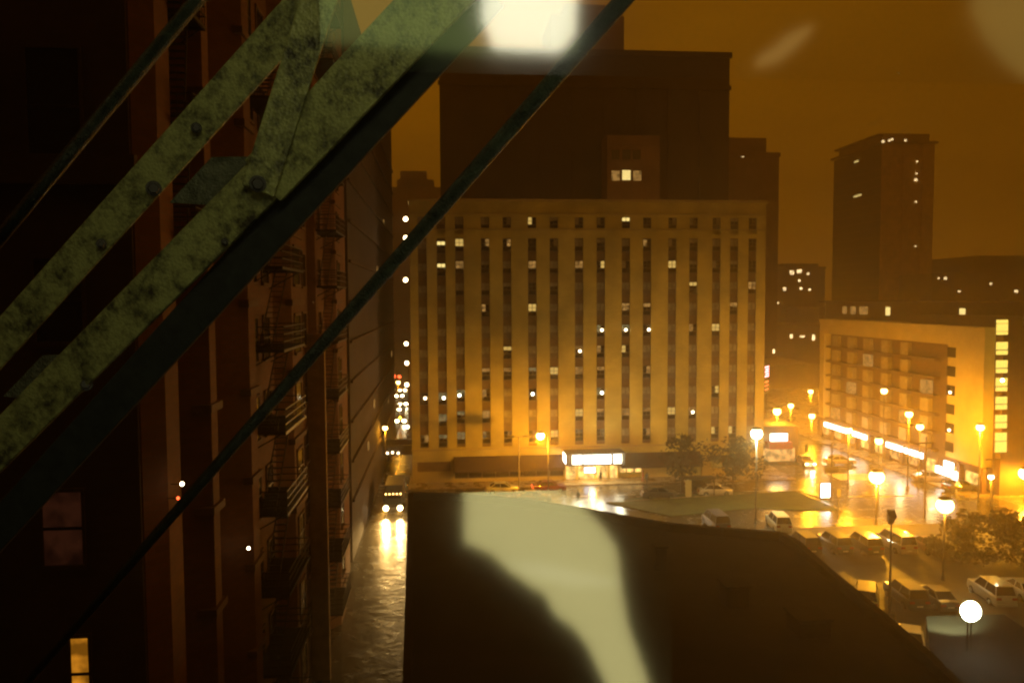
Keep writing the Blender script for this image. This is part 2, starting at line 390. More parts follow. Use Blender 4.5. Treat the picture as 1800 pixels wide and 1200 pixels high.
for i in range(9):
    x = X(797)+(X(990)-X(797))*i/8; mull.box(x-.06, x+.06, hotY+.2, hotY+.3, .6, bz)
mull.build('shop_window_frame', M['frame'], H)
MB().box(X(1088), X(1130), hotY+.3, hotY+.44, .9, HZ(816)).build('shop_window', M['shop'], H)
sf = MB()
for i in range(4):
    x = X(1088)+(X(1130)-X(1088))*i/3; sf.box(x-.08, x+.08, hotY+.2, hotY+.3, .9, HZ(816))
sf.build('shop_window_frame', M['frame'], H)
MB().box(X(1250), X(1300), hotY+.3, hotY+.44, 1.2, bz).build('shop_window', M['glass'], H)
def awning(x0, x1):
    mb = MB(); z1, z0 = HZ(797), HZ(821)
    n_ = max(2, int((x1-x0)/1.2))
    mb.add([(x0,hotY,z1),(x1,hotY,z1),(x1,hotY-1.5,z0+.35),(x0,hotY-1.5,z0+.35),(x0,hotY-1.5,z0),(x1,hotY-1.5,z0),(x0,hotY,z0),(x1,hotY,z0)],
           [(0,3,2,1),(3,4,5,2),(0,6,4,3),(1,2,5,7),(4,6,7,5),(0,1,7,6)])
    return mb
awning(X(795), X(990)).build('awning', M['awning'], H)
awning(X(1090), X(1232)).build('awning', M['awning'], H)
# entrance and marquee
ent = MB()
for a in (990, 1012, 1045, 1068, 1086): ent.box(X(a), X(a)+.35, hotY-.1, hotY+.45, .14, bz)
ent.build('entrance_pier', M['pale'], H)
e = MB()
for a, b in ((993, 1012), (1016, 1045), (1049, 1068), (1072, 1086)): e.box(X(a), X(b), hotY+.3, hotY+.44, .14, HZ(815))
e.build('entrance_doors', M['shop'], H)
mz1, mz0 = HZ(789), HZ(810)
mq = MB().box(X(990)-.1, X(1089)+.1, hotY-3.2, hotY-.01, mz0, mz1).build('marquee', M['iron'], H)
for a, b in ((1002, 1019), (1022, 1069), (1073, 1087)):
    p = MB().box(X(a)-.25, X(b)-.25, hotY-3.26, hotY-3.2, mz0+.25, mz1-.2).build('lit_panel', M['white'], mq)
MB().box(X(990)-.16, X(990)-.1, hotY-3.0, hotY-.4, mz0+.25, mz1-.2).build('lit_panel', M['white'], mq)
for px_ in (1012, 1053, 1080):
    MB().ball((X(px_), hotY-1.5, mz0-.1), .22).build('downlight', M['warmbulb'], mq)
MB().box(X(1026), X(1045), hotY-.6, hotY-.5, HZ(829), HZ(820)).build('blue_sign', M['blue'], H)
point((X(1038), hotY-1.6, mz0-.6), 900, (1, .55, .12), .3, 'marquee_light', H)
for px_ in (1010, 1046, 1080): point((X(px_), hotY-3.9, mz0+1.0), 420, (1, .95, .6), .4, 'sign_light', H)
# roof details of hotel
MB().box(X(1200), X(1290), hotY+6, hotY+12, z_top+.3, z_top+.9).build('roof_plant', M['towerdark'], H)
# bracket lamps up the hotel's left corner
for i, (px_, py_, s_) in enumerate([(713,385,1),(713,418,1),(713,492,1),(714,604,.9),(715,638,.9),(715,676,.9),(716,750,.8)]):
    p = PY(px_, py_, hotY+1)
    t_ = thing('wall_lamp', ['topmost', 'second', 'third', 'fourth', 'fifth', 'sixth', 'lowest'][i]+' white globe lamp up the left edge of the pale hotel', 'wall lamp', p, 0, 'globe lamps up the hotel corner')
    MB().tube((.1,0,0), (hx0-p.x,0,0), .05).build('bracket', M['iron'], t_)
    MB().ball((0,0,0), .33*s_).build('globe', M['warmbulb'], t_, smooth=True)
# ------------------------------------------------------------------ big dark block behind the hotel
FARLIT = litwin('far_lit_window', (1, .72, .34), 2.6, .8)
def lights_on(parent, Y, pts, m=None, s=.5):
    for (px_, py_, w_, h_) in pts:
        a = PY(px_, py_, Y)
        MB().box(a.x-w_/2, a.x+w_/2, Y-.12, Y, a.z-h_/2, a.z+h_/2).build('lit_window', m or FARLIT, parent)
Yd = 165
B = thing('office_block', 'huge dark windowless block rising behind the pale hotel', 'building')
xa, xb = PY(775, 400, Yd).x, PY(1280, 400, Yd).x; zt = PY(1030, 91, Yd).z
wl = MB().box(xa, xb, Yd, Yd+45, 0, zt)
for i in range(9):
    x = xa+(xb-xa)*(i+.03)/9; wl.box(x, x+.8, Yd-.25, Yd, 0, zt-6)
wl.box(xa-.3, xb+.3, Yd-.4, Yd, zt-7.5, zt-6.6); wl.box(xa-.4, xb+.4, Yd-.5, Yd+.0, zt-.8, zt+.4)
wl.build('wall', M['towerdark'], B)
bx0, bx1 = PY(1057, 290, Yd).x, PY(1146, 290, Yd).x
st_ = MB().box(bx0, bx1, Yd-6, Yd-.25, 0, PY(1100, 238, Yd-6).z).build('stair_block', M['far'], B)
Yb = Yd-6
for px_, py_, l in ((1082,272,0),(1101,272,0),(1119,272,0),(1082,309,1),(1101,308,2),(1120,309,1)):
    a = PY(px_, py_, Yb)
    wn = MB().box(a.x-.85, a.x+.85, Yb-.1, Yb, a.z-1.0, a.z+1.0).build('window', [M['glass'], M['litdim'], M['litbright']][l], st_)
up_ = thing('tower_top', 'narrow dark tower top poking above the windowless block', 'tower')
a0, a1 = PY(1040, 50, 230).x, PY(1097, 50, 230).x
MB().box(a0-12, a1, 230, 250, 0, PY(1070, 28, 230).z).build('wall', M['far'], up_)
MB().box(a0-8, a1-3, 232, 246, PY(1070, 28, 230).z, PY(1070, 5, 230).z).build('upper_storey', M['far'], up_)
# tower directly right of it
B2 = thing('office_tower', 'stepped dark tower between the windowless block and the open sky', 'tower')
Yc = 240
x0, x1 = PY(1275, 400, Yc).x, PY(1368, 400, Yc).x
MB().box(x0, x1, Yc, Yc+30, 0, PY(1320, 268, Yc).z).box(x0, x1-3.4, Yc+2, Yc+28, PY(1320, 268, Yc).z, PY(1320, 240, Yc).z).box(x0-.3, x1+.3, Yc-.4, Yc, PY(1320, 272, Yc).z-.6, PY(1320, 268, Yc).z).build('wall', M['far'], B2)
lights_on(B2, Yc, [(1305, 274, .8, .8)])
# ------------------------------------------------------------------ round-topped tower on the right
B3 = thing('high_rise_tower', 'tall tower with curved roof line standing alone against the orange sky', 'tower')
Yt = 420
def TX(px_, Y=Yt): return PY(px_, 400, Y).x
def TZ(py_, Y=Yt): return PY(1550, py_, Y).z
Yf = Yt-12; Ye = Yf+53
tx0, tx1 = TX(1549, Yf), TX(1640, Yf); tz = TZ(252, Yf)
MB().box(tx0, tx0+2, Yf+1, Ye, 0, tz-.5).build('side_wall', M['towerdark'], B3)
tr_ = MB()
for i, (a, b, d) in enumerate(((1549,1572,0),(1572,1586,1.0),(1586,1612,.4),(1612,1620,1.2),(1620,1640,.2))):
    tr_.box(TX(a, Yf)+(.01 if i == 0 else 0), TX(b, Yf), Yf+d, Yf+1.5 if i == 0 else Ye-.5, 0, tz)
tr_.build('front_wall', M['towerface'], B3)
sc_ = MB()
for i in range(20): sc_.box(tx0-.25, tx0, Yf+1, Ye, 8+i*4.6, 8.5+i*4.6)
sc_.build('floor_band', M['far'], B3)
MB().box(tx0-1.6, tx1+1.2, Yf-1.5, Ye+1.5, tz, tz+1.2).build('roof_slab', M['far'], B3)
MB().box(tx0+1.5, tx1-2, Yf+2, Ye-3, tz+1.2, TZ(235, Yf)).box(tx0-.4, tx1-.5, Yf+4, Ye-1, TZ(235, Yf), TZ(235, Yf)+1).build('roof_storey', M['far'], B3)
lights_on(B3, Yf-1.6, [(1552,249,1.5,1.3),(1563,247,1.2,1.2),(1568,245,1.2,1.2),(1592,247,1.4,1.1)])
lights_on(B3, Yf-.1, [(1612,284,1,.8),(1611,305,1,.8),(1610,316,1.8,1.4),(1610,355,1.1,.9),(1609,433,1,.8)])
for px_, py_ in ((1505,345),(1511,343),(1506,284)):
    q = PX(px_, py_, tx0)
    MB().box(tx0-.4, tx0-.1, q.y-2.2, q.y+2.2, q.z-.6, q.z+.5).build('lit_window', M['litbright'], B3)
# ------------------------------------------------------------------ distant blocks
def block(name, label, Y, px0, px1, pyt, depth=30, m=None, lights=(), steps=(), cat='building'):
    b = thing(name, label, cat, group=None)
    x0, x1 = PY(px0, 500, Y).x, PY(px1, 500, Y).x; z = PY((px0+px1)/2, pyt, Y).z
    wl = MB().box(x0, x1, Y, Y+depth, -.5, z)
    for (q0, q1, qy) in steps: wl.box(PY(q0, 500, Y).x, PY(q1, 500, Y).x, Y+1, Y+depth-1, z, PY((q0+q1)/2, qy, Y).z)
    wl.build('wall', m or M['far'], b)
    rl = MB().box(x0-.3, x1+.3, Y-.3, Y, z-.5, z+.3); rl.build('parapet', m or M['far'], b)
    lights_on(b, Y, lights)
    return b
block('office_block', 'distant blocky building with lit windows just right of the hotel', 330, 1345, 1450, 470, 40,
      lights=[(1360,482,1.2,1.2),(1392,479,1.8,1.8),(1405,477,2.2,1.6),(1420,481,1.2,1.0),(1379,508,1.4,1.4),(1423,509,1.1,.9),(1405,493,1,1),(1408,507,1.2,1),(1365,532,2,.8),(1404,556,2.4,1.3),(1361,571,1.6,1.2),(1403,548,.7,.7)], steps=[(1380, 1440, 463)])
b = block('low_rise_block', 'low wide building behind the crossing with a glazed lit floor', 262, 1342, 1455, 572, 40, lights=[(1360,585,1,1.6),(1391,591,1,1.4),(1410,591,1.8,.7),(1430,593,1,2)])
block('low_rise_block', 'dim tan building with one lit bay behind the neon sign', 215, 1338, 1450, 642, 30, m=M['pale'], lights=[(1360,617,.6,1.2)])
block('apartment_block', 'broad dark apartment block on the skyline right of the tall tower', 380, 1638, 1900, 480, 50, lights=[(1650,489,1,.8),(1662,489,1.8,1.3),(1686,512,1.3,.9),(1742,499,1.3,1.3),(1786,512,2,1.3)], steps=[(1712, 1900, 455), (1722, 1880, 449)])
block('low_rise_block', 'dark low building at the base of the tall tower', 300, 1440, 1660, 540, 40, lights=[(1475,483,.01,.01)])
block('office_block', 'small dark stepped building far off left of the dark block', 420, 690, 780, 330, 40, steps=[(706, 752, 300), (700, 765, 315)])
# ------------------------------------------------------------------ apartment building, right
A = thing('apartment_building', 'pale apartment building with recessed balconies above lit shop fronts', 'apartment building')
XA = 71.0
def AY(px_): return PX(px_, 600, XA).y
def AZ(px_, py_): return PX(px_, py_, XA).z
y_n, y_s = AY(1441), AY(1731)
ztop = AZ(1458, 564.5)
zg = AZ(1500, 752)        # top of shop floor
DEP = 22
core = MB().box(XA+1.6, XA+DEP, y_s, y_n, 0, ztop)
# pale frame around recessed field
yr0, yr1 = AY(1667), AY(1449)
core.box(XA, XA+1.6, y_s, yr0, zg, ztop); core.box(XA, XA+1.6, yr1, y_n, zg, ztop)
core.box(XA, XA+1.6, yr0, yr1, ztop-2.3, ztop)
core.build('wall', M['pale'], A)
MB().box(XA+1.3, XA+1.6, yr0, yr1, zg, ztop-2.3).build('recess_wall', M['recess'], A)
nfl = 6; fh = (ztop-2.3-zg)/nfl
for k in range(nfl):
    MB().box(XA+.35, XA+1.3, yr0+3.5, yr1, zg+k*fh, zg+k*fh+.35).build('balcony_slab', M['recess'], A)
bays = [1462, 1489, 1517, 1549, 1583, 1620]
for bi, pb in enumerate(bays):
    yc = AY(pb)
    for k in range(nfl):
        if bi == 5 and k > 3: continue
        MB().box(XA+.6, XA+1.3, yc-1.0, yc+1.0, zg+k*fh+.35, zg+(k+1)*fh-.35).build('balcony_bay', M['curtain'] if (bi+k*3) % 7 else M['litdim'], A)
for k in range(nfl):
    yc = AY(1673.5)
    wn = MB().box(XA-.05, XA, yc-.9, yc+.9, zg+k*fh+.9, zg+k*fh+2.3).build('window', M['glass'], A)
    if k in (1, 3): MB().ball((XA-.1, yc, zg+k*fh+1.3), .18).build('lamp', M['warmbulb'], wn)
MB().box(XA-.15, XA+DEP+.2, y_s-.2, y_n+.2, ztop, ztop+.35).build('parapet', M['pale'], A)
pent = MB().box(XA+4, XA+DEP-1, y_s-4, y_n+6, ztop+.35, ztop+3.4).box(XA+3.2, XA+DEP, y_s-5, y_n+7, ztop+3.4, ztop+3.7).build('penthouse', M['recess'], A)
for px_, w_ in ((1485, 1.2), (1500, 1.5), (1518, 2.2), (1561, 1.0), (1692, 1.0)):
    q = PX(px_, 556, XA+4)
    MB().box(XA+3.9, XA+4, q.y-w_*.6, q.y+w_*.6, ztop+1.3, ztop+2.7).build('penthouse_window', M['litdim'] if px_ < 1550 else M['litbright'], pent)
# shops: sign band, windows, piers
pier = MB()
for i in range(11):
    y = y_s+(y_n-y_s)*i/10; pier.box(XA-.1, XA+.6, y-.3, y+.3, .14, zg)
pier.box(XA-.1, XA+.0, y_s, y_n, zg-.25, zg+.1)
pier.box(XA+.6, XA+1.6, y_s, y_n, .14, .5)
pier.build('shop_pier', M['recess'], A)
for i in range(10):
    y = y_s+(y_n-y_s)*i/10
    sw = MB().box(XA+.8, XA+.9, y+.3, y+(y_n-y_s)/10-.3, .5, zg-1.2).build('shop_window', M['shop'] if i in (0, 1, 2, 5, 6) else M['shopdim'], A)
def sgn(p0, p1, m, h=.8):
    a, b = AY(p0), AY(p1)
    MB().box(XA-.7, XA-.45, b, a, zg-1.15, zg-1.15+h).build('lit_sign', m, A)
for s_ in ((1457, 1480), (1482, 1497), (1508, 1522), (1524, 1532), (1568, 1596), (1601, 1633), (1672, 1688)): sgn(s_[0], s_[1], M['white'])
MB().box(XA-.9, XA-.5, AY(1696), AY(1660), 1.2, zg-1.4).build('bright_shop_front', M['white'], A)
for px_ in (1480, 1527, 1582, 1617, 1676): point((XA-2.6, AY(px_), 3.4), 380, (1, .72, .3), .5, 'shop_light', A)
# stair wing at right end
W = thing('stair_wing', 'dark wing with a lit stairwell window column at the right edge', 'building')
Yw = y_s-1.5
wx0 = XA+1.5
MB().box(wx0, wx0+60, Yw, Yw+20, 0, PY(1760, 556, Yw).z).build('wall', M['recess'], W)
for (ya, yb) in ((562,568),(569,582),(583,588),(601,614),(616,623),(633,646),(648,655),(664,678),(680,687),(697,709),(711,719),(729,741),(743,752),(760,774),(776,794)):
    a = PY(1751.5-(ya-560)*.012, ya, Yw); b = PY(1771-(yb-560)*.012, yb, Yw)
    MB().box(a.x, b.x, Yw-.12, Yw, b.z, a.z).build('stair_window', M['stair'], W)
ss = PY(1760, 668, Yw); MB().ball((ss.x, Yw-.2, ss.z), .22).build('lamp', M['whitebulb'], W)
MB().box(XA+14, XA+26, Yw-.12, Yw, .6, 4).build('shop_window', M['shop'], W)
# red-awned restaurant with a white sign on the corner beyond the crossing
Yr = 118
Rr = thing('corner_restaurant', 'low corner restaurant with long white sign above a red awning', 'restaurant')
ra, rb = PY(1350, 780, Yr), PY(1392, 780, Yr)
MB().box(ra.x-3, rb.x+1, Yr, Yr+9, 0, 6.0).build('wall', M['towerdark'], Rr)
s1 = PY(1354, 775, Yr-1); s2 = PY(1384, 761.5, Yr-1)
sg = MB().box(s1.x, s2.x, Yr-1.1, Yr-.9, s1.z, s2.z).build('sign', M['white'], Rr)
tx = MB()
for i in range(9): tx.box(s1.x+.35+i*.31, s1.x+.35+i*.31+.2, Yr-1.13, Yr-1.1, s2.z-.42, s2.z-.3)
tx.build('lettering', M['redneon'], sg)
MB().box(s1.x-.4, s2.x+.6, Yr-1.6, Yr, s1.z-1.2, s1.z-.15).build('awning', mat('red_awning', (.18, .012, .008), .7), Rr)
MB().box(ra.x-2, rb.x+.5, Yr-.1, Yr, .4, s1.z-1.3).build('shop_window', M['shopdim'], Rr)
nb = thing('neon_sign', 'tall pink and red neon sign beyond the right corner of the hotel', 'sign', PY(1347, 690, 135))
p = PY(1347, 690, 135)
MB().box(-.5, .5, -.1, .1, 0, 5.2).build('sign_board', M['iron'], nb)
sn = MB()
for i in range(5): sn.tube((-.35+.1*(i % 2), -.16, 2.9+i*.42), (.35, -.16, 3.1+i*.42), .09)
sn.build('neon_tube', M['neon'], nb)
s3 = MB()
for i in range(3): s3.tube((-.3, -.16, .5+i*.7), (.3, -.16, .75+i*.7), .07)
s3.build('red_tube', emis('red_tube', (1, .15, .04), 4), nb)
MB().tube((0,0,-p.z), (0,0,0), .12).build('post', M['iron'], nb)

# ------------------------------------------------------------------ left building with bays and fire escapes
LB = thing('brick_apartment_building', 'dark red brick building with bay windows filling the left side', 'building')
FH = 3.9
plan = [(-60,26),(-9.75,26),(-9.2,26.7),(-9.2,28.0),(-9.9,28.2),(-9.9,29.6),(-8.75,30.2),(-8.75,31.0),(-9.6,31.2),(-9.6,34.0),(-8.5,35.2),(-8.5,36.4),(-9.2,37.2),(-9.2,43.5),(-8.4,44.6),(-8.4,47.6),(-9.2,48.7),(-9.2,54.5),(-8.7,55),(-8.7,56),(-9.2,56.2),(-9.2,62),(-8.4,63),(-8.4,66),(-9.2,67),(-9.2,76),(-60,76)]
wl = MB().prism([(p_[0], p_[1]) for p_ in plan], 0, 62)
wl.build('wall', M['leftbrick'], LB)
zf0 = 30.2 - FH*7
for k in range(15):
    z = zf0+k*FH
    if z < 1: continue
    # string courses on the protruding bays
    for a, b, c_, d in (((-8.4,44.6),(-8.4,47.6),.12,.3),((-8.5,35.2),(-8.5,36.4),.12,.3),((-8.4,63),(-8.4,66),.12,.3),((-8.75,30.2),(-8.75,31.0),.12,.3)):
        MB().box(a[0]-.6, a[0]+c_, a[1]-.35, b[1]+.35, z-.3, z).build('string_course', M['trim'], LB)
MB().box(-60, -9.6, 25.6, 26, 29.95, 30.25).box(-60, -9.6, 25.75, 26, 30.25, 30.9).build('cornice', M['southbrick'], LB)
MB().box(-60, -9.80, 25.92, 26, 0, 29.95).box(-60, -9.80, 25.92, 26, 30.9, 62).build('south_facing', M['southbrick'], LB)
def win_s(px0, px1, py0, py1, m, lab=None):     # windows in the south wall
    a, b = PY(px0, py0, 25.9), PY(px1, py1, 25.9)
    f = MB().box(a.x-.1, b.x+.1, 25.80, 25.9, b.z-.15, b.z).box(a.x-.1, b.x+.1, 25.80, 25.9, a.z, a.z+.12).box(a.x-.1, a.x, 25.82, 25.9, b.z, a.z).box(b.x, b.x+.1, 25.82, 25.9, b.z, a.z).build('window', M['southbrick'], LB)
    mid = (a.z+b.z)/2
    MB().box(a.x, b.x, 25.84, 25.9, mid-.05, mid+.05).build('sash_bar', M['iron'], f)
    MB().box(a.x, b.x, 25.86, 25.9, b.z, mid-.05).box(a.x, b.x, 25.86, 25.9, mid+.05, a.z).build('pane', m, f)
    if lab: f['label'] = lab
win_s(45, 145, 85, 290, M['glass']); win_s(-70, -10, 85, 290, M['glass'])
M['amberdim'] = litwin('amber_curtain', (1, .30, .04), .30, 3.0)
M['reddim'] = litwin('dim_red_room', (.5, .14, .06), .035, 1.2)
M['amber'] = litwin('amber_room', (1, .36, .02), .55, 1.5)
win_s(60, 148, 455, 600, M['glass']); win_s(75, 148, 865, 990, M['reddim'], 'dimly lit reddish window'); win_s(125, 160, 1120, 1245, M['amber'], 'amber lit window')
def win_e(X_, y0, y1, z0, z1, m):
    f = MB().box(X_, X_+.14, y0-.12, y1+.12, z0-.15, z0).box(X_, X_+.1, y0-.1, y1+.1, z1, z1+.15).box(X_, X_+.07, y0-.1, y0, z0, z1).box(X_, X_+.07, y1, y1+.1, z0, z1).build('window', M['trim'], LB)
    zm = (z0+z1)/2
    MB().box(X_, X_+.05, y0, y1, zm-.05, zm+.05).build('sash_bar', M['iron'], f)
    MB().box(X_, X_+.03, y0, y1, z0, zm-.05).box(X_, X_+.03, y0, y1, zm+.05, z1).build('pane', m, f)
for k in range(0, 13):
    z = zf0+k*FH+.9
    if z < 3 or z > 48: continue
    for (X_, a, b) in ((-9.2, 38.3, 39.7), (-9.2, 41, 42.4), (-8.4, 45.3, 46.9), (-9.2, 50, 51.4), (-9.2, 52.3, 53.6), (-9.2, 57.3, 60.2), (-8.4, 63.8, 65.2)):
        win_e(X_, a, b, z, z+2.1, M['glass'])
    win_e(-9.6, 31.9, 33.3, z, z+2.2, M['amber'] if k == 2 else M['glass'])
lw = PX(333, 1140, -9.0)
# second, farther and taller building up the street
LB2 = thing('tall_dark_building', 'tall dark building up the street beyond the red brick one', 'building')
Yl = 100
MB().box(-40, -9.2, 78, 150, 0, PX(690, 240, -9.2).z).build('wall', M['towerdark'], LB2)
cr = MB()
for k in range(12): cr.box(-9.2, -8.95, 78.5, 149.5, 6+k*4, 6.25+k*4)
cr.build('string_course', M['southbrick'], LB2)
for (yy, zz) in ((95, 8), (104, 12), (120, 5), (131, 9), (141, 16), (112, 30), (126, 38)):
    MB().box(-9.2, -9.1, yy, yy+1.0, zz, zz+1.0).build('lit_window', M['litdim'], LB2)

def fire_escape(label, X0, X1, y0, y1, zlist, stairs=True):
    fe = thing('fire_escape', label, 'fire escape', (X0, y0, 0), 0, 'iron fire escapes on the brick building')
    Lx, Ly = X1-X0, y1-y0
    # balcony parts as one mesh each, shared
    fl = MB()
    n_ = int(Ly/.13)
    for i in range(n_): fl.box(0, Lx, i*Ly/n_, i*Ly/n_+.05, -.03, 0)
    fl.box(0, Lx, 0, .08, -.16, -.03).box(0, Lx, Ly-.08, Ly, -.16, -.03).box(Lx-.08, Lx, .08, Ly-.08, -.16, -.03)
    rl = MB()
    for z in (.35, .7, 1.05): rl.box(Lx-.04, Lx, 0, Ly, z-.025, z+.025).box(0, Lx-.04, 0, .04, z-.025, z+.025).box(0, Lx-.04, Ly-.04, Ly, z-.025, z+.025)
    for i in range(int(Ly/.28)+1): rl.box(Lx-.03, Lx-.01, i*.28, i*.28+.02, 0, 1.05)
    for i in range(5): rl.box(i*Lx/5, i*Lx/5+.02, .01, .03, 0, 1.05)
    sd = MB()
    a = Vector((Lx*.45, .5, 0)); b = Vector((Lx*.45, Ly-.7, FH))
    for dx in (-.3, .3): sd.tube(a+Vector((dx,0,0)), b+Vector((dx,0,0)), .035, n=5)
    for i in range(15):
        q = a.lerp(b, (i+.5)/15); sd.box(q.x-.3, q.x+.3, q.y-.11, q.y+.11, q.z-.015, q.z+.015)
    br = MB().tube((0,.1,-1.0), (Lx*.9,.1,-.1), .03, n=5).tube((0,Ly-.1,-1.0), (Lx*.9,Ly-.1,-.1), .03, n=5)
    me = None
    for z in zlist:
        p0 = fl.build('platform', M['iron'], fe) if me is None else bpy.data.objects.new('platform', me[0])
        if me is None:
            p1 = rl.build('railing', M['iron'], p0); p2 = sd.build('stair', M['iron'], p0); p3 = br.build('bracket', M['iron'], p0); me = [p0.data, p1.data, p2.data, p3.data]
        else:
            COL.objects.link(p0); p0.parent = fe
            for nm, d in (('railing', me[1]), ('stair', me[2]), ('bracket', me[3])):
                c = bpy.data.objects.new(nm, d); COL.objects.link(c); c.parent = p0
        p0.location.z = z
    return fe
zl = [24.0+FH*i for i in range(-5, 4)]
fire_escape('iron fire escape in the middle of the brick wall, behind the long thin rod', -9.2, -7.4, 37.3, 42.8, zl)
fire_escape('farthest iron fire escape, a narrow stack near the dark street', -9.2, -7.3, 55.5, 60.8, [31.2+FH*i for i in range(-7, 6)])
fire_escape('nearest iron fire escape, beside the corner behind the flaking struts', -9.9, -8.5, 28.2, 30.0, [z+.6 for z in zl if z > 26])
# downpipe / corner pilaster, pale yellow-green, running the full height
dp = MB().box(-9.2, -8.0, 53.6, 54.1, 0, 24).build('pilaster', mat('tan_pilaster', (.36, .22, .07), .8), LB)
# small lights on the left building
for (px_, py_, X_, m_, r_, lab) in ((320, 850, -8.6, 'warmbulb', .07, 'small white lamp glowing in the bay recess above a red one'), (313, 875, -8.6, 'tail', .05, 'tiny red lamp below the white lamp in the bay recess'), (437, 963, -8.4, 'warmbulb', .07, 'tiny white lamp low on the brick wall beside the fire escape')):
    q = PX(px_, py_, X_)
    l_ = thing('wall_lamp', lab, 'wall lamp', q); MB().ball((0,0,0), r_).build('bulb', M[m_], l_, smooth=True); MB().tube((-.02,0,0), (-.35,0,0), .015).build('bracket', M['iron'], l_)

# ------------------------------------------------------------------ near low building (dark roof)
ZR = 12.0
NR = thing('low_flat_roof_building', 'low dark flat roofed building directly below the window', 'building')
outline = [(722,866),(800,868),(870,873),(940,881),(1020,893),(1100,908),(1180,921),(1270,929),(1372,936),(1400,951),(1450,996),(1530,1062),(1622,1141),(1700,1215),(1900,1400)]
pl = [G(a, b, ZR) for a, b in outline]
pl2 = [(v.x, v.y) for v in pl]
left = [(G(716, 1215, ZR).x, G(716, 1215, ZR).y), (G(712, 1500, ZR).x, G(712, 1500, ZR).y)]
poly = pl2+[(pl2[-1][0], 6), (left[-1][0], 6)]+left[::-1]
NRw = MB().prism(poly, 0, ZR-.45).build('wall', M['parapet'], NR)
MB().prism([(x*.995, y*.99) for x, y in poly], ZR-.45, ZR-.40).build('roof', M['roofdark'], NR)
pp = MB()
ring = poly
for i in range(len(ring)):
    a, b = Vector((*ring[i], ZR-.2)), Vector((*ring[(i+1) % len(ring)], ZR-.2))
    if (a-b).length > .05: pp.obb(a, b, (0,0,1), .36, .5)
pp.build('parapet', M['parapet'], NR)
# roof furniture
for i, (px_, py_, s_, h_) in enumerate(((1290,1060,1.1,.9),(1160,1000,.6,1.2),(1420,1110,1.4,.7))):
    q = G(px_, py_, ZR-.4)
    v = thing('roof_vent', ['squat dark vent box in the middle of the near roof', 'slim dark vent stack on the near roof', 'broad dark vent box near the roof edge'][i], 'roof vent', q)
    MB().box(-s_/2, s_/2, -s_/2, s_/2, 0, h_).build('housing', M['parapet'], v, bevel=.03)
    MB().box(-s_/2-.08, s_/2+.08, -s_/2-.08, s_/2+.08, h_+.05, h_+.15).build('cap', M['roofdark'], v)
# dark block at the lower right
ZB = 10.0
NB = thing('dark_brick_block', 'dark square building corner under the bright white floodlight', 'building')
q = [G(1628, 1084, ZB), G(1765, 1081, ZB), G(1812, 1112, ZB), G(1950, 1200, ZB)]
q2 = [(v.x, v.y) for v in q]
l0 = Vector((q2[0][0], q2[0][1]))
q3 = q2+[(q2[-1][0], 18), (l0.x*.62, l0.y*.58)]
MB().prism(q3, 0, ZB-.3).build('wall', M['parapet'], NB)
MB().prism([(x*1.003, y*1.003) for x, y in q3], ZB-.3, ZB).build('coping', M['roofdark'], NB)

# ------------------------------------------------------------------ street corridor on the left
br = thing('rail_bridge', 'dark girder bridge crossing the narrow street behind the truck', 'bridge')
Yg = 118
zb0, zb1 = PY(690, 800, Yg).z, PY(690, 783, Yg).z
g_ = MB().box(-9.2, hx0-.1, Yg, Yg+.5, zb0, zb1).box(-9.2, hx0-.1, Yg+5, Yg+5.5, zb0, zb1).box(-9.2, hx0-.1, Yg+.5, Yg+5, zb0+.1, zb0+.3)
for i in range(8): g_.box(-9.1+i*.62, -9.0+i*.62, Yg-.12, Yg, zb0, zb1)
g_.build('girder', M['iron'], br)
rail = MB()
for i in range(14): rail.box(-9.1+i*.35, -9.06+i*.35, Yg, Yg+.04, zb1, zb1+1)
rail.box(-9.2, hx0-.1, Yg, Yg+.05, zb1+1, zb1+1.06); rail.build('railing', M['iron'], br)
for i, (px_, py_) in enumerate(((663,797),(681,796),(690,795),(700,796))):
    l_ = thing('bridge_lamp', ['leftmost', 'second', 'third', 'rightmost'][i]+' of the small lamps along the girder bridge', 'lamp', PY(px_, py_, Yg-.3), 0, 'lamps on the girder bridge')
    MB().ball((0,0,0), .16).build('bulb', M['warmbulb'], l_, smooth=True)
    MB().tube((0,0,0), (0,.3,0), .04).build('bracket', M['iron'], l_)
block('street_end_block', 'dim building closing the far end of the narrow street', 520, 640, 722, 505, 30, lights=[(668,640,1,1)])
block('street_side_building', 'brown low building right of the far street beyond the hotel', 160, 716, 726, 640, 40)

